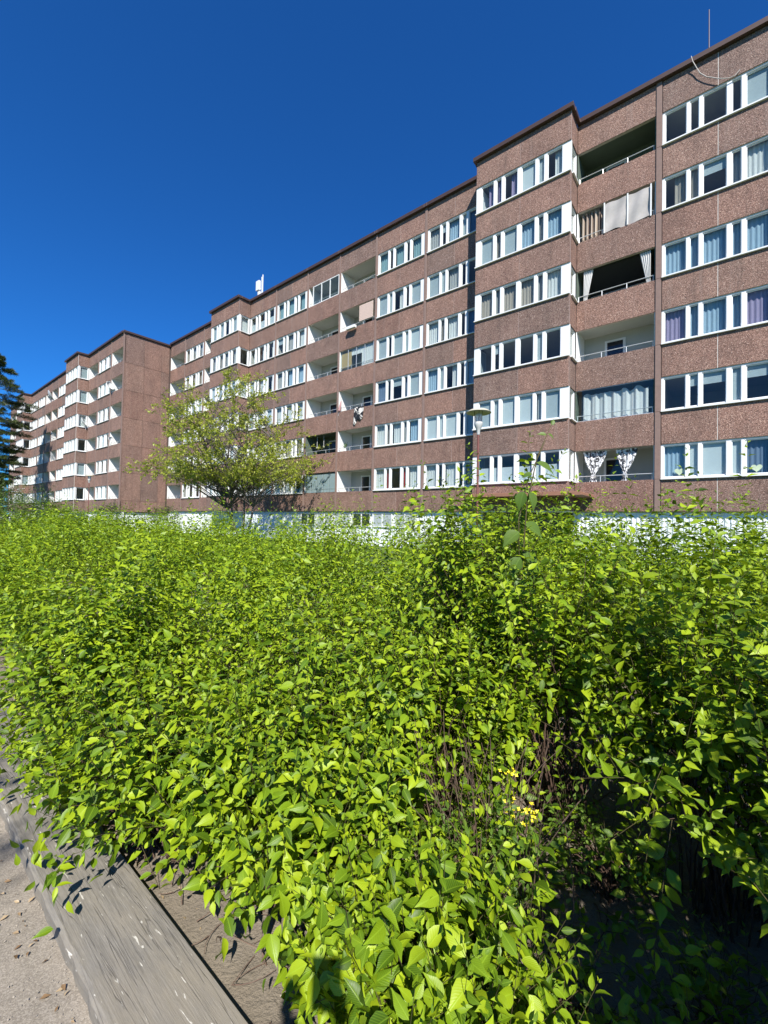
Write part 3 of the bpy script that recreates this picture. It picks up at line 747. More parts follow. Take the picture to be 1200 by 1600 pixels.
# ------------------------------------------------------------------ street lamps
MLP = simple("brown_red_lamp_paint", (0.17, 0.06, 0.045), 0.45, var=.15)
MLG = NT("lamp_glass"); MLG.base((.75, .78, .78)); MLG.b.inputs["Roughness"].default_value = .25; MLG.b.inputs["Transmission Weight"].default_value = .6
def lamp(label, x, y, ztop, sc=1.0):
    e = empty("street_lamp", (x, y, 0)); tag(e, label, "street lamp", "disc topped lamp posts")
    hz = ztop - .72
    MB().lathe([(.06, 0), (.06, .9), (.045, .95), (.032, 1.0), (.030, hz)], 14).obj("pole", MLP, e, smooth=True)
    MB().lathe([(.035, hz), (.045, hz + .04), (.05, hz + .12), (.075, hz + .17), (.105, hz + .24), (.115, hz + .30), (.11, hz + .335), (.0, hz + .34)], 20).obj("socket", simple("lamp_grey", (.5, .5, .48), .4) if "lamp_grey" not in bpy.data.materials else bpy.data.materials["lamp_grey"], e, smooth=True)
    MB().lathe([(.085, hz + .345), (.095, hz + .45), (.095, hz + .56)], 20).obj("glass", MLG.m, e, smooth=True)
    r = .33
    MB().lathe([(.0, hz + .71), (.1, hz + .70), (.24, hz + .66), (r, hz + .60), (r, hz + .585), (.24, hz + .63), (.1, hz + .665), (.0, hz + .67)], 32).obj("disc", simple("lamp_disc", (.46, .43, .34), .5) if "lamp_disc" not in bpy.data.materials else bpy.data.materials["lamp_disc"], e, smooth=True)
    for i in range(3):
        a = i * 2.094 + .4; MB().tube([(.11 * math.cos(a), .11 * math.sin(a), hz + .33), (.12 * math.cos(a), .12 * math.sin(a), hz + .66)], .007, 5).obj("strut", MDARK, e)
lamp("brown lamp post with flat disc shade in front of the near bay", 2.49, 11.2, 4.68)
lamp("distant lamp post with flat disc shade in front of the wing bay", -25.4, 36.0, 5.10)

# ------------------------------------------------------------------ foliage engine
def nrm(v): return v / np.maximum(np.linalg.norm(v, axis=-1, keepdims=True), 1e-9)
def leaf_template(lod):
    if lod == 0:      # 11 verts folded along the midrib with a drooping pointed tip
        rows_ = [(0, 0), (.14, .33), (.34, .50), (.58, .40), (.80, .15), (1.0, 0)]
        v = []; uv = []
        for i, (t, h) in enumerate(rows_):
            zc = 0.03 * math.sin(t * 3.1) - 0.17 * t ** 2.2
            if h == 0: v.append((0, t, zc)); uv.append((.5, t))
            else:
                for sx in (-1, 0, 1): v.append((sx * h, t, zc + abs(sx) * h * 0.30 - (0.03 if i == 2 and sx else 0))); uv.append((.5 + sx * h, t))
        tri = [(0, 2, 1), (0, 3, 2), (10, 11, 13), (11, 12, 13)]
        qd = [(1, 2, 5, 4), (2, 3, 6, 5), (4, 5, 8, 7), (5, 6, 9, 8), (7, 8, 11, 10), (8, 9, 12, 11)]
        return np.array(v), np.array(uv), np.array(tri), np.array(qd)
    if lod == 1:
        v = [(0, 0, 0), (-.48, .42, .13), (0, .45, -.02), (.48, .42, .13), (0, 1, -.14)]
        return np.array(v), np.array([(.5, 0), (0, .4), (.5, .45), (1, .4), (.5, 1)]), np.array([(0, 2, 1), (0, 3, 2), (1, 2, 4), (2, 3, 4)]), None
    v = [(0, 0, 0), (-.46, .42, .08), (0, 1, -.1), (.46, .42, .08)]
    return np.array(v), np.array([(.5, 0), (0, .4), (.5, 1), (1, .4)]), None, np.array([(0, 3, 2, 1)])
TPL = [leaf_template(i) for i in range(3)]
ASPECT = 0.46
def leaves_mesh(name, pos, L, N, size, mat, lod, aspect=ASPECT, rand=None):
    """pos (n,3) base points, L blade direction, N blade normal"""
    v, uv, tri, qd = TPL[lod]
    L = nrm(L); N = nrm(N - (N * L).sum(1, keepdims=True) * L); B = np.cross(L, N)
    n = len(pos); k = len(v); size = size[:, None, None]
    asp = (aspect * rng.uniform(.85, 1.15, n))[:, None, None]
    P = pos[:, None, :] + size * (v[None, :, 0:1] * asp * B[:, None, :] + v[None, :, 1:2] * L[:, None, :] + v[None, :, 2:3] * asp * 2 * .8 * N[:, None, :])
    off = (np.arange(n) * k)[:, None, None]
    faces = []
    if tri is not None: faces.append((tri[None] + off).reshape(-1, 3))
    if qd is not None: faces.append((qd[None] + off).reshape(-1, 4))
    if rand is None: rand = rng.random(n)
    return fast_mesh(name, P.reshape(-1, 3), faces, mat, np.tile(uv, (n, 1)), np.repeat(rand, k))

def tubes_mesh(name, paths, radii, mat, sides=4):
    """paths (n,m,3), radii (n,m)"""
    n, m, _ = paths.shape
    d = nrm(np.gradient(paths, axis=1)); ref = np.where(np.abs(d[..., 2:3]) < .9, np.array([0, 0, 1.]), np.array([1., 0, 0]))
    a = nrm(np.cross(d, ref)); c = np.cross(d, a)
    t = 2 * np.pi * np.arange(sides) / sides
    V = paths[:, :, None, :] + radii[:, :, None, None] * (a[:, :, None, :] * np.cos(t)[None, None, :, None] + c[:, :, None, :] * np.sin(t)[None, None, :, None])
    idx = np.arange(n * m * sides).reshape(n, m, sides); nx = np.roll(idx, -1, axis=2)
    q = np.stack([idx[:, :-1], nx[:, :-1], nx[:, 1:], idx[:, 1:]], -1).reshape(-1, 4)
    return fast_mesh(name, V.reshape(-1, 3), [q], mat)
def bezier(p0, p1, p2, m):
    t = np.linspace(0, 1, m)[None, :, None]
    return (1 - t) ** 2 * p0[:, None] + 2 * t * (1 - t) * p1[:, None] + t ** 2 * p2[:, None]

ML = mat_leaf("yellow_green_leaf", (0.066, 0.130, 0.006), (0.172, 0.270, 0.008), (0.315, 0.405, 0.012), trans=.20, trcol=(0.46, 0.60, 0.010), spec=.3)
MSTEM = mat_bark("shrub_stem", (0.05, 0.028, 0.018), (0.125, 0.075, 0.05), 60)
MTWIG = mat_bark("young_stem", (0.05, 0.042, 0.014), (0.09, 0.075, 0.022), 60)

def shoots_to_leaves(tip, d, K, spacing, size, nodes0=0.25, droop=0.2, curve=0.25):
    """tip (n,3), unit shoot direction d. returns leaf arrays and shoot paths"""
    n = len(tip); h = np.cross(d, np.array([0, 0, 1.])) ; h = nrm(h + 1e-4)
    az0 = rng.uniform(0, 2 * np.pi, n)
    side1 = nrm(np.cross(d, nrm(rng.normal(size=(n, 3))))); side2 = np.cross(d, side1)
    ks = np.arange(K)
    dist = (ks[None, :] * spacing * (0.45 + .55 * np.minimum(1, ks[None, :] / 3.0))) * rng.uniform(.85, 1.15, (n, 1))
    node = tip[:, None] - d[:, None] * dist[..., None] + np.array([0, 0, -1.0]) * (curve * dist ** 2)[..., None] * np.sign(1)
    P = []; L = []; S = []; DD = []; kk = []
    for sgn in (1, -1):
        ang = (az0[:, None] + ks[None, :] * (np.pi / 2)) + rng.normal(0, .25, (n, K))
        sd = side1[:, None] * np.cos(ang)[..., None] + side2[:, None] * np.sin(ang)[..., None]
        el = np.where(ks[None, :] < 2, .85, .38) + rng.normal(0, .18, (n, K))
        l = sd * sgn * np.cos(el)[..., None] + d[:, None] * np.sin(el)[..., None]
        l[..., 2] -= droop * rng.uniform(.3, 1.4, (n, K))
        P.append(node); L.append(l)
        S.append(size[:, None] * np.clip(.34 + .26 * ks[None, :], 0, 1) * rng.uniform(.55, 1.22, (n, K)))
        DD.append(np.repeat(d[:, None], K, 1)); kk.append(np.repeat(ks[None], n, 0))
    P = np.concatenate(P).reshape(-1, 3); L = np.concatenate(L).reshape(-1, 3); S = np.concatenate(S).ravel(); DD = np.concatenate(DD).reshape(-1, 3); kk = np.concatenate(kk).ravel()
    keep = rng.random(len(P)) < np.where(kk > K * .6, .65, .95)
    N = DD * .34 + np.array([0, 0, .58]) + SUN * .16 + rng.normal(0, .46, P.shape)
    N = nrm(N); P = P + nrm(L) * 0.006
    return P[keep], L[keep], N[keep], S[keep], node

def dome_shoots(c, R, H, n, zlow=0.12, stretch=(1, 1), lean=None):
    """tips over a lumpy dome of half-width R, height H standing at c"""
    th = np.arccos(1 - rng.random(n) * 1.18); ph = rng.uniform(0, 2 * np.pi, n)
    lump = 1 + .10 * np.sin(ph * 3 + c[0] * 7) + .10 * np.sin(ph * 5 + th * 4 + c[1] * 5) + rng.normal(0, .15, n) - .2 * (rng.random(n) < .3)
    zc = .46 * H
    rr = R * np.sin(np.minimum(th, 1.57 + .6)) ** .85 * lump
    z = np.where(th < 1.5708, zc + (H - zc) * np.cos(th) ** .85 * lump if False else zc + (H - zc) * np.abs(np.cos(th)) ** .76 * lump, zc + zc * .95 * np.cos(th) * 1.6)
    z = np.maximum(z, zlow + rng.random(n) * .12)
    hx = np.cos(ph); hy = np.sin(ph)
    o = hx[:, None] * U[None] * stretch[0] * rr[:, None] + hy[:, None] * (-M)[None] * stretch[1] * rr[:, None]
    tip = np.array(c)[None] + o; tip[:, 2] = z
    nn = nrm(o) * np.sin(th)[:, None] ; nn[:, 2] = np.cos(th) * .9
    d = nrm(nn + np.array([0, 0, .75]) + rng.normal(0, .28, (n, 3)))
    return tip, d

def interior(c, R, H, n, size, P, L, N, S):
    """shaded inner leaves that close the view down to the soil"""
    r = R * .92 * np.sqrt(rng.random(n)); ph = rng.uniform(0, 6.28, n)
    z = rng.uniform(.12, .72, n) * H * (1 - .35 * (r / R) ** 2)
    p = c[None] + (np.cos(ph) * r)[:, None] * U + (np.sin(ph) * r)[:, None] * (-M); p[:, 2] = z
    l = rng.normal(0, 1, (n, 3)) + np.array([0, 0, -.2]); nn = rng.normal(0, .6, (n, 3)) + np.array([0, -.2, .8])
    return np.concatenate([P, p]), np.concatenate([L, l]), np.concatenate([N, nn]), np.concatenate([S, rng.uniform(.6, 1.1, n) * size])

# ------------------------------------------------------------------ foreground shrubs, each a thing of its own
LEAFM = [leaves_mesh("leaf", np.zeros((1, 3)), np.array([[0, 1., 0]]), np.array([[0, 0, 1.]]), np.ones(1), ML, 0, a, np.zeros(1)) for a in (.41, .46, .52)]
def shrub(name, label, a, q, R, H, n, size=.062, stretch=(1, 1), individual=300, cat="shrub", nstem=None, keepfn=None, K=9, mat=ML, zlow=.12, lod=0, extra=None):
    base = aq(a, q, 0)
    root = empty(name, tuple(base)); tag(root, label, cat)
    tip, d = dome_shoots(base, R, H, int(n * 1.12), zlow, stretch)
    if keepfn is not None:
        kp = keepfn(tip); tip, d = tip[kp], d[kp]
    if extra:
        tip = np.concatenate([np.array([e[0] for e in extra]), tip]); d = np.concatenate([nrm(np.array([e[1] for e in extra], float)), d])
    n = len(tip); size *= 1.12 if cat == 'shrub' else 1.0
    P, L, N, S, node = shoots_to_leaves(tip, d, K, .040 * size / .06, rng.uniform(.85, 1.15, n) * size)
    ok = P[:, 2] > 0.02; P, L, N, S = P[ok], L[ok], N[ok], S[ok]
    if lod == 0 and zlow < .4 and H > .55:
        P, L, N, S = interior(base, R, H, 700, size, P, L, N, S)
    if cat == "shrub":
        la, lq = P @ U, -(P @ M)
        ok = (lq > .45) & ~((la < 1.88) & (lq < .80))
        P, L, N, S = P[ok], L[ok], N[ok], S[ok]
    # twigs carrying the leaves
    tw = node[:, ::2]; r = np.linspace(.0007, .0015, tw.shape[1])[None].repeat(n, 0)
    new_obj("twigs", tubes_mesh("twigs", tw - base, r, MTWIG, 3), root)["kind"] = "stuff"
    # woody stems from the stool to the twigs
    ns = min(n, nstem or n // 2); pick = rng.choice(n, ns, False)
    if extra: pick[:len(extra)] = np.arange(len(extra))
    p2 = node[pick, -1]; ang = rng.uniform(0, 6.28, ns); rb = R * .28 * np.sqrt(rng.random(ns))
    p0 = base[None] + (np.cos(ang) * rb)[:, None] * U + (np.sin(ang) * rb)[:, None] * (-M); p0[:, 2] = -.02
    p1 = p0 * .65 + p2 * .35; p1[:, 2] = p2[:, 2] * .72 + .05
    path = bezier(p0, p1, p2, 8) + rng.normal(0, .008, (ns, 8, 3)); path[:, 0, 2] = -.02
    rad = np.linspace(1, .28, 8)[None] * rng.uniform(.0026, .0056, (ns, 1))
    new_obj("stems", tubes_mesh("stems", path - base, rad, MSTEM, 4), root)["kind"] = "stuff"
    # the leaves that show largest become parts, the rest one stuff part
    x, y, z = to_px(P); vis = (z > .15) & (x > -20) & (x < 1220) & (y > 0) & (y < 1620)
    c3 = P - base; outer = np.linalg.norm(c3[:, :2], axis=1) + .6 * c3[:, 2]
    facing = -(nrm(N) * nrm(P - np.array([0, 0, EYE]))).sum(1)
    score = np.where(vis, S / np.maximum(z, .2) * np.clip(np.abs(facing), .2, 1) * (.4 + outer), -1)
    order = np.argsort(-score)[:individual]; order = order[score[order] > 0]
    Ln = nrm(L); Nn = nrm(N - (N * Ln).sum(1, keepdims=True) * Ln); Bn = np.cross(Ln, Nn)
    for i in order:
        o = new_obj("leaf", LEAFM[i % 3], root); s = float(S[i])
        o.matrix_local = Matrix(((Bn[i, 0] * s, Ln[i, 0] * s, Nn[i, 0] * s, P[i, 0] - base[0]), (Bn[i, 1] * s, Ln[i, 1] * s, Nn[i, 1] * s, P[i, 1] - base[1]),
                                 (Bn[i, 2] * s, Ln[i, 2] * s, Nn[i, 2] * s, P[i, 2] - base[2]), (0, 0, 0, 1)))
    rest = np.ones(len(P), bool); rest[order] = False
    f = new_obj("foliage", leaves_mesh("foliage", P[rest] - base, L[rest], N[rest], S[rest], mat, lod), root); f["kind"] = "stuff"
    return root

GAP = aq(.42, 1.72); GAP2 = aq(.80, 1.60)
def off_gap(tip):
    d = np.hypot(tip[:, 0] - GAP[0], tip[:, 1] - GAP[1])
    qq_ = -(tip @ M)
    aa_ = tip @ U
    d2 = np.hypot(tip[:, 0] - GAP2[0], tip[:, 1] - GAP2[1])
    return (d > .36) & ((d2 > .22) | (tip[:, 2] < .3)) & (qq_ > .44) & ~((aa_ < 1.80) & (qq_ < .80))
def arch(px, py, Y, dx, dy, dz):
    r = np.array([(px - 600) / F_PX * Y, Y, EYE + Y * (813 - py) / F_PX]); return (r, (dx, dy, dz))
ARCH = [arch(905, 1205, 1.55, -.8, -.3, .1), arch(985, 1215, 1.5, -.7, -.5, .15), arch(1010, 1255, 1.4, -.5, -.5, -.2), arch(1010, 1345, 1.35, -.35, -.4, -.35), arch(955, 1300, 1.5, -.7, -.3, -.2),
        arch(1025, 1480, 1.25, -.3, -.3, -.6), arch(1075, 1265, 1.45, -.3, -.6, -.1), arch(1120, 1210, 1.5, -.3, -.6, .1), arch(1060, 1180, 1.6, -.5, -.5, .2), arch(1150, 1130, 1.5, -.2, -.5, .4)]
NEAR = [
    ("low sprawling shrub in the bottom centre shaded by the photographer", .68, 1.04, .42, .62, 190, .064, .12),
    ("bright shrub beside the bare soil at the inner plank edge", 1.46, 1.17, .58, .84, 400, .064, .12),
    ("bright shrub spilling over the timber plank at its shadowed middle", 2.15, 1.02, .70, .84, 440, .058, .12),
    ("shrub reaching over the timber plank at the left picture edge", 3.05, 1.12, .74, .98, 400, .058, .12),
    ("dense mid green shrub behind the sprawling bottom one", 1.12, 1.84, .52, 1.04, 260, .058, .2),
    ("dense shrub behind the one spilling over the plank", 1.85, 1.95, .70, 1.10, 300, .056, .2),
    ("leafy shrub leaning over the dark twig hollow from the right", -.02, 2.28, .60, 1.42, 330, .064, .55),
    ("shadowed shrub with arching red stems at the right picture edge", -.55, 1.85, .50, 1.40, 230, .066, .55),
    ("shrub just beyond the bottom right corner shading the bare ground", -.80, .98, .46, 1.55, 260, .062, .3),
    ("unseen narrow upright shrub added at the right to shade the bare ground", -.38, .88, .27, 1.50, 200, .060, .3),  # added out of frame, kept narrow to shape the shade it casts
    ("upright tall shrub beneath the large leaved climbing shoot", 1.32, 2.80, .62, 1.86, 380, .058, .4),
    ("shrub with a thicket of bare brown stalks above the yellow flowers", .70, 2.42, .56, 1.46, 300, .056, .62),
]
for lab, a, q, R, H, n, sz, zl in NEAR:
    shrub("shrub", lab, a, q, R, H, n, sz, individual=260, zlow=zl, keepfn=off_gap, nstem=(75 if "stalks" in lab or "hollow" in lab else None), extra=ARCH if "hollow" in lab else None)

# ------------------------------------------------------------------ the rest of the shrub mass (no one could count it)
def mass_height(a, q):
    h = 1.30 + .38 * np.clip((q - 1.6) / 2.2, 0, 1) + .20 * np.clip((q - 4) / 2, 0, 1) + .10 * np.clip((a - 5) / 8, 0, 1)
    h += .09 * np.sin(a * 1.9 + q * .9) * np.sin(q * 1.7 - a * .8 + 1) + .07 * np.sin(a * 4.3 - q * 2.1)
    h += .13 * np.exp(-((a - 5.5) / 2.5) ** 2) * np.clip((q - 2.5) / 2, 0, 1)
    h += .24 * np.clip((2.4 - a) / 1.5, 0, 1) * np.clip((q - 1.5) / 1.0, 0, 1)
    return h
seedpts = []
for i in range(4000):
    a = rng.uniform(-3.5, 27); q = rng.uniform(.82, 7.2)
    if a < 3.3 and q < 1.15: continue
    if a > 9 and q < .98: continue
    if q < 2.5 and -.9 < a < 2.6: continue
    if q < 2.2 and a < -.3 and a > -1.5: continue
    if q < 2.9 and -.5 < a < 1.0: continue
    if q < 1.6 and a < -.9: continue
    r_ = .47 + .022 * min(max(a, 0), 12)
    if all((a - b) ** 2 + (q - c) ** 2 > (r_ + e) ** 2 * .72 for b, c, e in seedpts): seedpts.append((a, q, r_))
allR = []; allP = []; allL = []; allN = []; allS = []; allT = []; stemP = []
for a, q, r_ in seedpts:
    c = aq(a, q, 0); x, y, z = to_px(c + np.array([0, 0, 1.2]))
    dcam = np.linalg.norm(c)
    if z < -.3 or (z > .4 and (x < -500 or x > 1700)) : continue
    H = min(float(mass_height(a, q)) * rng.uniform(.76, 1.10), 1.74 if a < 2.2 else 1.9); hue = rng.uniform(-.3, .18)
    size = .072 * (1 + .045 * max(0, dcam - 4))
    n = int(285 * (r_ / .5) ** 2 * (.058 / size) ** 2 * (1.0 if dcam < 5 else .8))
    tip, d = dome_shoots(c, r_ * 1.10, H, int(n * (1.9 if a < 2.9 and q > 2.6 else 1.15) * rng.uniform(.75, 1.15)), .2); n = len(tip)
    # a few long shoots stand above the rest
    tip[:, 2] += rng.normal(0, .05, n); tall = rng.random(n) < .08; tip[tall, 2] += rng.uniform(.06, .22, tall.sum()); d[tall] = nrm(d[tall] * .4 + np.array([0, 0, 1.]))
    kp = (d @ nrm(np.array([0, 0, EYE]) - c) > -.35) & (tip[:, 2] > .35 * H); tip, d = tip[kp], d[kp]
    P, L, N, S, node = shoots_to_leaves(tip, d, 11, .044 * size / .058, rng.uniform(.8, 1.15, len(tip)) * size)
    P, L, N, S = interior(c, r_ * 1.1, H, 420 if dcam < 8 else 200, size, P, L, N, S)
    lodc = np.full(len(P), dcam); allR.append(np.clip(rng.random(len(P)) * .8 + .1 + hue, 0, .999))
    allP.append(P); allL.append(L); allN.append(N); allS.append(S); allT.append(lodc)
    ns = min(len(tip), 40)
    p0 = c[None] + rng.normal(0, .08, (ns, 3)); p0[:, 2] = -.02; p2 = node[:ns, -1]; p1 = p0 * .6 + p2 * .4; p1[:, 2] = p2[:, 2] * .75
    stemP.append(bezier(p0, p1, p2, 5))
P = np.concatenate(allP); L = np.concatenate(allL); N = np.concatenate(allN); S = np.concatenate(allS); T = np.concatenate(allT); RR = np.concatenate(allR)
hedge = empty("hedge", tuple(aq(8, 4, 0))); tag(hedge, "wide mass of bright green shrubs filling the bed between path and building", "hedge", kind="stuff")
hb = aq(8, 4, 0)
for lo, hi, lod in ((0, 5, 1), (5, 99, 2)):
    k_ = (T >= lo) & (T < hi)
    if k_.any(): new_obj("foliage", leaves_mesh("foliage", P[k_] - hb, L[k_], N[k_], S[k_], ML, lod, rand=RR[k_]), hedge)["kind"] = "stuff"
SP = np.concatenate(stemP)
new_obj("stems", tubes_mesh("stems", SP - hb, np.linspace(.006, .0025, 5)[None].repeat(len(SP), 0), MSTEM, 3), hedge)["kind"] = "stuff"
print("hedge leaves", len(P), "shrubs", len(seedpts))

# ------------------------------------------------------------------ big leaved climbing shoot above the hedge
MBL = mat_leaf("large_dull_leaf", (0.05, 0.10, 0.014), (0.085, 0.15, 0.018), (0.12, 0.18, 0.03), trans=0.25, trcol=(.25, .4, .03))
vb = np.array([.865, 2.45, 0.0])
vine = empty("climbing_shoot", tuple(vb)); tag(vine, "tall shoot with large drooping oval leaves rising above the hedge before the near bay", "climbing plant")
VS = lambda p: (p[0] * 1.45, p[1] * 1.45, max(-.03, 1.70 + (p[2] - 1.6) * 1.48))
vp = [VS(p) for p in ((0, 0, 0), (-.03, .02, .7), (-.045, .0, 1.25), (-.02, .0, 1.62), (.02, .0, 1.80), (.075, .0, 1.93))]
MB().tube(vp, [.006, .0055, .005, .004, .003, .0015], 6).obj("stem", MTWIG, vine, smooth=True)
MB().tube([VS(p) for p in ((-.045, 0, 1.25), (-.05, .01, 1.55), (-.01, .01, 1.72), (.05, 0, 1.86))], [.004, .0035, .003, .0015], 6).obj("stem", MTWIG, vine, smooth=True)
LF = [(-.045, 1.40, -150, 95, -55, .115), (-.04, 1.42, -35, 105, -38, .12), (-.05, 1.50, 175, 100, -40, .105), (-.03, 1.53, 10, 110, -30, .115), (-.05, 1.45, 80, 110, -20, .12),
      (-.035, 1.66, -170, 80, -75, .095), (-.015, 1.66, -8, 100, -70, .10), (.015, 1.775, -15, 95, -28, .10), (.0, 1.73, 150, 90, -15, .05), (.055, 1.885, 170, 80, 10, .045), (.06, 1.89, 0, 80, -35, .04), (.075, 1.925, 40, 80, 60, .035),
      (-.06, 1.32, -90, 95, -40, .12), (-.03, 1.34, 20, 95, -30, .11), (-.06, 1.36, 150, 95, -45, .12)]
for x, z, az, tw, el, sz in LF:
    az, el = math.radians(az), math.radians(el)
    l = np.array([[math.cos(az) * math.cos(el), .35 * math.sin(az) * math.cos(el), math.sin(el)]])
    nvec = np.array([[math.cos(az) * .3, -.75, .65]])
    lf = leaves_mesh("leaf", np.zeros((1, 3)), l, nvec, np.array([sz * 1.28]), MBL, 0, .60, np.array([abs(math.sin(x * 99 + z * 7))]))
    new_obj("leaf", lf, vine, VS((x, 0, z)))

# ------------------------------------------------------------------ weeds, yellow flowers, litter in the hollow
MWEED = mat_leaf("weed_leaf", (0.06, 0.12, 0.015), (0.12, 0.21, 0.025), (0.17, 0.26, 0.035), trcol=(.35, .55, .05))
for lab, a, q, R, H, n, sz in (("low leafy weed clump on the sunlit soil below the twig hollow", .50, 1.10, .22, .36, 70, .05),
                               ("narrow leaved weeds standing at the dark hollow's left side", .78, 1.55, .24, .50, 80, .05),
                               ("small sparse weed seedlings on the dark ground of the hollow", .36, 1.45, .24, .26, 40, .045),
                               ("dim broad weed patch at the back of the dark hollow", .40, 2.05, .30, .38, 60, .05),
                               ("dim weed patch under the right shrub's bare stems", .02, 1.60, .30, .34, 60, .05)):
    shrub("weed", lab, a, q, R, H, n, sz, individual=120, cat="weed", K=6, mat=MWEED, zlow=.04, nstem=n)
MYEL = simple("yellow_petal", (0.78, 0.66, 0.02), 0.5, var=.15, scale=60)
for lab, x, y, hs_ in (("yellow flower spray brightest against the dark hollow", .565, 1.68, (.50, .475)), ("dim yellow flower sprays deeper in the hollow", .66, 1.70, (.43,)),
                       ("small yellow flower head left of the brightest spray", .515, 1.74, (.56,))):
    e = empty("yellow_flower", (x, y, 0)); tag(e, lab, "flower")
    st = []; pet = MB(); lv = []
    for i, h in enumerate(hs_):
        dx, dy = rng.uniform(-.07, .07, 2)
        MB().tube([(0, 0, -.02), (dx * .5, dy * .5, h * .55), (dx, dy, h)], [.0035, .003, .002], 5).obj("stem", MWEED, e)
        pet = MB()
        for f_ in range(8):
            c = Vector((dx, dy, h)) + Vector(rng.normal(0, .014, 3)) + Vector((0, 0, -abs(rng.normal(0, .012))))
            ax = Vector((rng.normal(0, .5), -.6 + rng.normal(0, .4), .9)).normalized(); u_ = ax.orthogonal().normalized(); w_ = ax.cross(u_)
            for k_ in range(4):
                t = k_ * math.pi / 2; d_ = u_ * math.cos(t) + w_ * math.sin(t); e_ = ax.cross(d_)
                pet.quad(c, c + d_ * .004 + e_ * .0028 + ax * .001, c + d_ * .0085 + ax * .0022, c + d_ * .004 - e_ * .0028 + ax * .001)
        pet.obj("flower_head", MYEL, e)["kind"] = "stuff"
    m_ = 26
    zz = rng.uniform(.08, max(hs_) * .8, m_); az = rng.uniform(0, 6.28, m_)
    pos = np.stack([np.cos(az) * .02, np.sin(az) * .02, zz], 1); Lv = np.stack([np.cos(az), np.sin(az), rng.uniform(-.2, .5, m_)], 1)
    new_obj("foliage", leaves_mesh("foliage", pos, Lv, np.stack([np.zeros(m_), -.3 * np.ones(m_), np.ones(m_)], 1) + rng.normal(0, .3, (m_, 3)), rng.uniform(.035, .07, m_), MWEED, 0, .5), e)
# dead stalks and fallen twigs
n = 110
aa = rng.normal(.82, .12, n); qq = rng.normal(1.72, .11, n)
p0 = np.array([aq(a, q, -.02) for a, q in zip(aa, qq)]); p2 = p0 + np.stack([rng.normal(-.02, .16, n), rng.normal(-.03, .12, n), rng.uniform(.25, .75, n)], 1); p1 = (p0 + p2) / 2 + rng.normal(0, .05, (n, 3))
MDEAD = mat_bark("dead_stalk", (0.07, 0.043, 0.03), (0.20, 0.135, 0.095), 70)
tag(new_obj("dead_stalks", tubes_mesh("dead_stalks", bezier(p0, p1, p2, 6), np.linspace(.0028, .0012, 6)[None].repeat(n, 0), MDEAD, 4)), "thicket of dry brown stalks beside the dark hollow", "stalks", kind="stuff")
n = 520
aa = rng.uniform(-.6, 2.2, n); qq = rng.uniform(.8, 2.6, n); p0 = np.array([aq(a, q, .02) for a, q in zip(aa, qq)]); an_ = rng.uniform(0, 6.28, n); ln = rng.uniform(.03, .15, n)
p2 = p0 + np.stack([np.cos(an_) * ln, np.sin(an_) * ln, rng.uniform(0, .06, n)], 1); p1 = (p0 + p2) / 2 + np.stack([rng.normal(0, .02, n), rng.normal(0, .02, n), rng.uniform(0, .03, n)], 1)
tag(new_obj("fallen_twigs", tubes_mesh("fallen_twigs", bezier(p0, p1, p2, 5), np.linspace(.0026, .001, 5)[None].repeat(n, 0), MDEAD, 4)), "dry fallen twigs scattered over the soil", "twigs", kind="stuff")
MLIT = mat_leaf("dry_litter", (0.12, 0.07, 0.035), (0.25, 0.16, 0.085), (0.36, 0.27, 0.16), trans=.1, veins=False, trcol=(.3, .2, .1))
n = 900
aa = rng.uniform(-1, 5, n); qq = np.where(rng.random(n) < .28, .47 - np.abs(rng.normal(0, .07, n)), rng.uniform(.82, 2.4, n))
pos = np.array([aq(a, q, .012 if q > .6 else .004) for a, q in zip(aa, qq)]); az = rng.uniform(0, 6.28, n)
tag(new_obj("leaf_litter", leaves_mesh("leaf_litter", pos, np.stack([np.cos(az), np.sin(az), rng.uniform(-.05, .35, n)], 1), np.array([0, 0, 1.]) + rng.normal(0, .35, (n, 3)), rng.uniform(.008, .035, n), MLIT, 1, .5)), "dry brown litter along the plank edge and on the soil", "litter", kind="stuff")
n = 1500
aa = rng.uniform(.5, 6, n); qq = np.where(rng.random(n) < .6, rng.uniform(.82, 2.2, n), .5 - np.abs(rng.normal(0, .16, n)))
pos = np.array([aq(a, q, .010 if q > .6 else 0.0) for a, q in zip(aa, qq)]); az = rng.uniform(0, 6.28, n)
tag(new_obj("grit", leaves_mesh("grit", pos, np.stack([np.cos(az), np.sin(az), rng.uniform(0, .5, n)], 1), rng.normal(0, .6, (n, 3)) + np.array([0, 0, 1.]), rng.uniform(.003, .011, n), simple("grit_stone", (.30, .26, .21), .9, var=.5, scale=80), 1, .8)), "loose grit on the path edge and soil", "grit", kind="stuff")

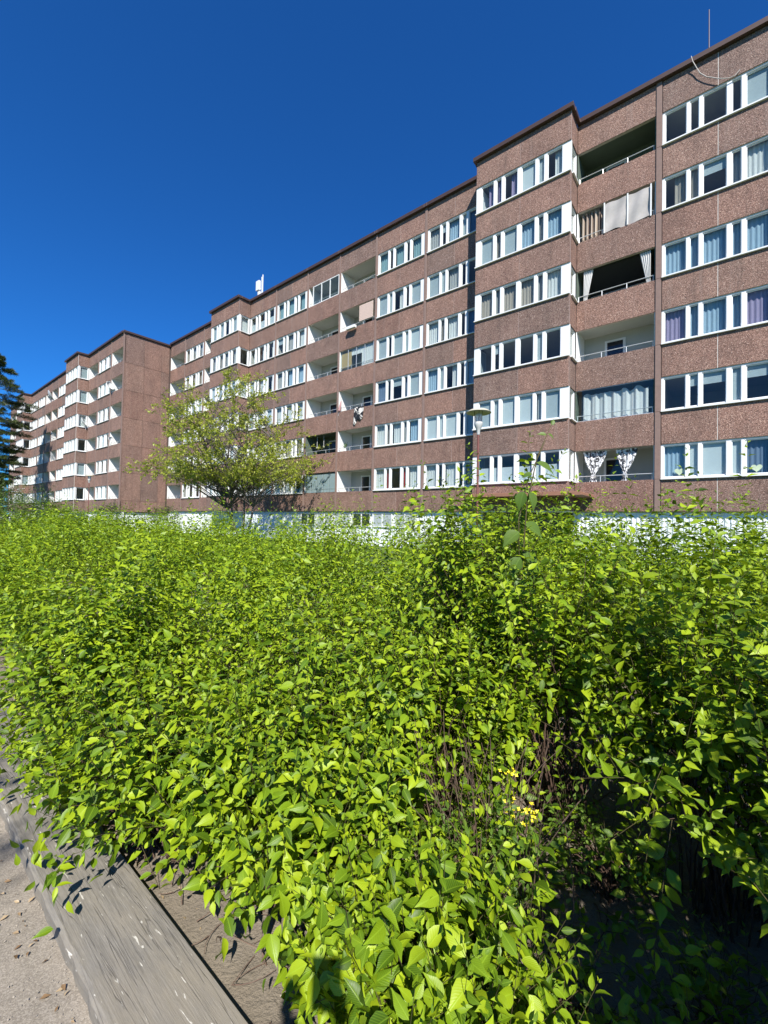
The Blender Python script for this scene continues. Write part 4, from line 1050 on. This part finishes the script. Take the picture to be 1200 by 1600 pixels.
# ------------------------------------------------------------------ trees
MTL = mat_leaf("spring_tree_leaf", (0.18, 0.235, 0.018), (0.33, 0.40, 0.034), (0.42, 0.43, 0.075), trans=.42, veins=False, trcol=(.5, .56, .06))
MBARK = mat_bark("grey_bark", (0.055, 0.047, 0.04), (0.17, 0.15, 0.13), 14)
def leafy_tree(name, label, base, stems, prof, n_cl, twigs, lv, lsize, lmat, r0, center=(0, 0), cl_r=.75, shell=.55, lean_dn=.15, sides=5, group=None, bare=False):
    root = empty(name, tuple(base)); tag(root, label, "tree", group)
    zs_ = np.array([p[0] for p in prof]); rs_ = np.array([p[1] for p in prof])
    # trunks
    tops = []
    allp = []; allr = []
    tb = MB()
    stem_paths = []
    for sx, sy, lx, ly, hh in stems:
        pts = [Vector((sx * (1 - t) + lx * t + .06 * math.sin(t * 9 + sx), sy * (1 - t) + ly * t + .05 * math.sin(t * 7), -.05 + hh * t)) for t in np.linspace(0, 1, 9)]
        tb.tube(pts, [r0 * (1 - .8 * t) * (1.25 if t == 0 else 1) for t in np.linspace(0, 1, 9)], 8); stem_paths.append(pts)
    tb.obj("trunk", MBARK, root, smooth=True)
    # clump centres through the crown
    z = []; 
    w = rs_ ** 2; zc = np.interp(rng.random(n_cl), np.cumsum(w) / w.sum(), zs_)
    rr = np.interp(zc, zs_, rs_) * (rng.random(n_cl) ** shell); ph = rng.uniform(0, 6.28, n_cl)
    rr *= 1 + .16 * np.sin(ph * 3 + zc) + .1 * np.sin(ph * 5 - zc * 2)
    cl = np.stack([center[0] + rr * np.cos(ph), center[1] + rr * np.sin(ph), zc], 1)
    # limbs
    start = []
    for c in cl:
        best = None
        sp = stem_paths[rng.integers(len(stem_paths))]
        t = np.clip((c[2] - np.hypot(c[0], c[1]) * .55) / sp[-1].z, .34, .97); i = t * 8; a_ = sp[int(i)]; b_ = sp[min(8, int(i) + 1)]
        start.append(tuple(a_.lerp(b_, i - int(i))))
    start = np.array(start); mid = start * .5 + cl * .5; mid[:, 2] += .25 + .1 * np.linalg.norm(cl - start, axis=1)
    ln = np.linalg.norm(cl - start, axis=1)
    lim = bezier(start, mid, cl, 8) + rng.normal(0, .05, (n_cl, 8, 3)) * np.linspace(0, 1, 8)[None, :, None]
    lim[:, 0] = start
    tubes = tubes_mesh("limbs", lim, np.linspace(1, .16, 8)[None] * np.clip(.010 * ln, .010, .045)[:, None] * r0 / .12, MBARK, sides)
    o = new_obj("limbs", tubes, root); o["kind"] = "stuff"
    # twigs
    src = cl.repeat(twigs, 0) - (cl - mid).repeat(twigs, 0) * rng.random((n_cl * twigs, 1)) * .6
    dr = nrm(rng.normal(0, 1, src.shape) + nrm(cl - start).repeat(twigs, 0) * .8 + np.array([0, 0, .15])); tl = rng.uniform(.5, 1.15, len(src))[:, None] * cl_r
    e = src + dr * tl; e[:, 2] -= lean_dn * tl[:, 0]
    m_ = (src + e) / 2; m_[:, 2] += .06
    tw = bezier(src, m_, e, 4)
    o = new_obj("twigs", tubes_mesh("twigs", tw, np.linspace(.006, .002, 4)[None].repeat(len(src), 0), MBARK, 3), root); o["kind"] = "stuff"
    if not bare:
        nl = len(src) * lv; t = rng.random((len(src), lv)) ** .7
        pos = (src[:, None] * (1 - t[..., None]) + e[:, None] * t[..., None]).reshape(-1, 3) + rng.normal(0, .05 * cl_r, (nl, 3))
        L_ = rng.normal(0, 1, (nl, 3)) + dr.repeat(lv, 0) * .6 + np.array([0, 0, -.4]); N_ = rng.normal(0, .7, (nl, 3)) + np.array([0, 0, .7])
        o = new_obj("crown", leaves_mesh("crown", pos, L_, N_, rng.uniform(.65, 1.25, nl) * lsize, lmat, 2, .6), root); o["kind"] = "stuff"
    return root
leafy_tree("birch_like_tree", "light green several stemmed tree with thin spring leaves before the middle facade", (-9.4, 27.0, 0),
           [(-.35, 0, -.9, .2, 8.5), (.25, .1, .5, 0, 9.6), (.45, -.1, 2.2, -.3, 7.0), (.1, .2, -2.4, 0, 6.5)],
           [(3.9, 2.6), (4.4, 5.6), (5.2, 6.2), (6.2, 5.2), (7.2, 4.9), (8.4, 4.3), (9.5, 3.5), (10.5, 2.4), (11.4, 1.1)], 310, 8, 12, .145, MTL, .085, (-.35, 0), .72, .40)
MDK = mat_leaf("dark_leaf", (0.018, 0.035, 0.010), (0.04, 0.07, 0.016), (0.065, 0.10, 0.022), trans=.25, veins=False, trcol=(.1, .2, .02))
leafy_tree("dark_tree", "dense dark green tree low at the left picture edge below the pine", (-47.3, 49.5, 0), [(0, 0, .2, 0, 7)], [(1, 1.8), (3, 2.6), (5, 2.6), (7, 2.0), (9, 1.0), (10, .3)], 150, 9, 12, .22, MDK, .16)
# pine
pr_ = empty("pine_tree", (-47.9, 51.0, 0)); tag(pr_, "tall dark pine with layered drooping branches at the left picture edge", "tree")
MB().tube([(0, 0, -.1), (.1, 0, 7), (0, .1, 14), (.05, 0, 21.2)], [.30, .24, .15, .03], 10).obj("trunk", mat_bark("pine_bark", (.10, .05, .03), (.24, .13, .08), 8), pr_, smooth=True)
pp = []; tp = []; td = []
for z0 in np.arange(4.2, 21.2, .72):
    Lb = float(np.interp(z0, [4, 8, 11, 14.5, 18, 20, 21.2], [2.8, 3.0, 3.5, 4.5, 2.8, 1.5, .4]))
    for j in range(5):
        az = rng.uniform(0, 6.28); Lj = Lb * rng.uniform(.65, 1.1); d_ = np.array([math.cos(az), math.sin(az), 0]); z1 = z0 + rng.uniform(-.25, .25)
        a_ = np.array([0, 0, z1]); c_ = a_ + d_ * Lj + np.array([0, 0, -.10 * Lj + .12]); b_ = (a_ + c_) / 2 + np.array([0, 0, .02 * Lj - .12])
        path = bezier(a_[None], b_[None], c_[None], 8)[0]; pp.append(path)
        for t in np.arange(.28, 1.0, .075):
            q_ = path[0] * (1 - t) ** 2 + 2 * t * (1 - t) * b_ + t * t * c_
            sidev = np.array([-d_[1], d_[0], 0]); wd = (.25 + .75 * (1 - t)) * .34 * Lj
            for sg_ in (-1, 1):
                for f_ in (.35, .7, 1.0):
                    tp.append(q_ + sidev * sg_ * wd * f_ * rng.uniform(.7, 1.1) + d_ * wd * f_ * .6 + np.array([0, 0, rng.normal(.02, .06)])); td.append(d_ * .7 + sidev * sg_ * .5 + np.array([0, 0, .25]))
pp = np.array(pp); o = new_obj("branches", tubes_mesh("branches", pp, np.linspace(.055, .012, 8)[None].repeat(len(pp), 0), MBARK, 5), pr_); o["kind"] = "stuff"
tp = np.array(tp).repeat(13, 0); td = np.array(td).repeat(13, 0); n = len(tp)
dirs = nrm(td + rng.normal(0, .65, (n, 3)))
MPN = mat_leaf("pine_needle", (0.026, 0.042, 0.010), (0.058, 0.080, 0.018), (0.085, 0.108, 0.026), trans=.12, veins=False, trcol=(.08, .13, .03))
o = new_obj("needles", leaves_mesh("needles", tp, dirs, rng.normal(0, 1, (n, 3)), rng.uniform(.20, .42, n), MPN, 2, .11), pr_); o["kind"] = "stuff"

# shrubs farther off
MFS = mat_leaf("dull_shrub_leaf", (0.035, 0.065, 0.014), (0.075, 0.12, 0.022), (0.11, 0.16, 0.03), trans=.3, veins=False, trcol=(.2, .35, .04))
def far_shrub(label, px, Y, H, R, lm, flowers=0, n=420, ls=.085):
    X = (px - 600) / F_PX * Y; c = np.array([X, Y, 0.]); root = empty("flowering_shrub" if flowers else "shrub", tuple(c)); tag(root, label, "shrub")
    tip, d = dome_shoots(c, R, H, n, .2)
    P, L, N, S, node = shoots_to_leaves(tip, d, 6, ls * .6, rng.uniform(.8, 1.15, len(tip)) * ls)
    o = new_obj("foliage", leaves_mesh("foliage", P - c, L, N, S, lm, 2), root); o["kind"] = "stuff"
    ns = 40; p0 = rng.normal(0, .1, (ns, 3)); p0[:, 2] = -.03; p2 = node[:ns, -1] - c
    o = new_obj("stems", tubes_mesh("stems", bezier(p0, p0 * .5 + p2 * .5 + np.array([0, 0, .2]), p2, 5), np.linspace(.014, .005, 5)[None].repeat(ns, 0), MBARK, 4), root); o["kind"] = "stuff"
    if flowers:
        b = MB()
        for i in rng.choice(len(tip), flowers):
            t = tip[i] - c + d[i] * .05
            for k_ in range(9):
                q_ = Vector(t) + Vector(rng.normal(0, .05, 3)); a_ = rng.uniform(0, 6.28); r_ = .035
                b.quad(q_ + Vector((r_ * math.cos(a_), r_ * math.sin(a_), .01)), q_ + Vector((-r_ * math.sin(a_), r_ * math.cos(a_), 0)), q_ - Vector((r_ * math.cos(a_), r_ * math.sin(a_), -.01)), q_ + Vector((r_ * math.sin(a_), -r_ * math.cos(a_), 0)))
        o = b.obj("flowers", MW, root); o["kind"] = "stuff"
    return root
far_shrub("tall dull green shrub with white blossoms under the pine at the left edge", -5, 15.5, 2.75, 1.25, MFS, 9, 620)
far_shrub("dull green shrub with white blossoms covering the wing's lower left corner", 42, 15.0, 2.50, 1.0, MFS, 11, 560)
far_shrub("lower dull green shrub at the right end of the blossoming row", 88, 15.2, 2.12, .8, MFS, 4, 420)
far_shrub("small dark bush before the wing's right balcony column", 172, 38, 2.75, 1.15, MDK, 0, 300, .15)
far_shrub("small dark bush before the inner corner of the two blocks", 256, 38, 2.65, 1.5, MDK, 0, 360, .15)

# ------------------------------------------------------------------ the photographer and a bare tree behind the camera (seen by their shadows)
leafy_tree("young_tree", "sparse thin leaved tree beside the path behind the viewer", (-4.6, -3.9, 0), [(0, 0, .8, .3, 5.5), (.1, 0, 2.0, .4, 5.8)],
           [(4.4, .9), (5, 1.6), (6, 1.7), (7, 1.0)], 60, 5, 3, .10, MTL, .16, (2.1, .6), .5)
leafy_tree("shade_tree", "leafy tree behind the viewer shading the right part of the hedge", (3.4, -4.4, 0), [(0, 0, -.5, .6, 7.2), (.1, 0, .9, .3, 6.6)],
           [(4.9, 1.0), (5.6, 1.45), (6.4, 1.5), (7.2, 1.1), (7.8, .5)], 30, 6, 9, .11, MDK, .10, (-.75, 1.0), .42)
pe = empty("person", (-.10, -.42, 0)); tag(pe, "standing photographer in dark clothes holding a phone up with both hands", "person")
def skin(name, pts, edges, rad, mat, parent, lvl=2):
    me = bpy.data.meshes.new(name); me.from_pydata(pts, edges, []); o = new_obj(name, me, parent); me.materials.append(mat)
    sk = o.modifiers.new("skin", 'SKIN')
    for i, r in enumerate(rad): me.skin_vertices[0].data[i].radius = (r, r)
    me.skin_vertices[0].data[0].use_root = True
    o.modifiers.new("sub", 'SUBSURF').levels = lvl; o.modifiers["sub"].render_levels = lvl; sk.use_smooth_shade = True
    return o
MCL = simple("dark_jacket", (0.03, 0.032, 0.04), .9); MSK = simple("skin", (.48, .29, .21), .55, var=.05); MHAIR = simple("brown_hair", (.05, .03, .02), .7)
PT = [(0, 0, .95), (0, 0, 1.15), (0, 0, 1.36), (0, 0, 1.47), (0, .01, 1.54), (0, .03, 1.62), (0, .04, 1.70),
      (-.18, 0, 1.40), (-.33, .12, 1.22), (-.07, .36, 1.45), (.18, 0, 1.40), (.27, .14, 1.22), (.14, .36, 1.46),
      (-.10, 0, .90), (-.11, .02, .50), (-.12, -.02, .08), (-.12, .12, .04), (.10, 0, .90), (.11, .02, .50), (.12, -.02, .08), (.12, .12, .04)]
ED = [(0, 1), (1, 2), (2, 3), (3, 4), (4, 5), (5, 6), (2, 7), (7, 8), (8, 9), (2, 10), (10, 11), (11, 12), (0, 13), (13, 14), (14, 15), (15, 16), (0, 17), (17, 18), (18, 19), (19, 20)]
skin("body", PT, ED, [.14, .13, .15, .07, .055, .085, .075, .075, .062, .045, .075, .062, .045, .085, .058, .042, .035, .085, .058, .042, .035], MCL, pe)
hd = MB().lathe([(.0, -.12), (.05, -.11), (.075, -.05), (.08, .02), (.07, .08), (.04, .12), (0, .13)], 20).obj("head", MSK, pe, (0, .03, 1.66), smooth=True); hd.scale = (.95, 1.15, 1)
MB().tube([(0, .105, .0), (0, .125, -.03), (0, .10, -.04)], [.008, .014, .01], 6).obj("nose", MSK, hd)
MB().lathe([(.083, .01), (.086, .05), (.072, .095), (.045, .13), (0, .142)], 20).obj("hair", MHAIR, hd, (0, -.015, 0))
for hx, sg in ((-.065, 1), (.125, -1)):
    hp = [(hx, .37, 1.455), (hx + sg * .015, .39, 1.49)]; he = [(0, 1)]; hr = [.03, .032]
    for f_ in range(4):
        b_ = len(hp); z_ = 1.475 + f_ * .019; L_ = (.042, .05, .048, .038)[f_]
        hp += [(hx + sg * .012, .412, z_), (hx + sg * (.012 + L_ * .6), .424, z_ + .004), (hx + sg * (.012 + L_), .418, z_ + .006)]; he += [(1, b_), (b_, b_ + 1), (b_ + 1, b_ + 2)]; hr += [.0095, .0088, .0075]
    b_ = len(hp); hp += [(hx + sg * .02, .375, 1.52), (hx + sg * .045, .385, 1.545)]; he += [(1, b_), (b_, b_ + 1)]; hr += [.0105, .009]
    skin("hand", hp, he, hr, MSK, pe, 1)
ph_ = empty("phone", (0, -.010, EYE)); tag(ph_, "dark phone held upright in the photographer's hands", "phone")
bbox("case", ph_, -.070, .014, -.004, .004, -.135, .018, MDARK, .002)
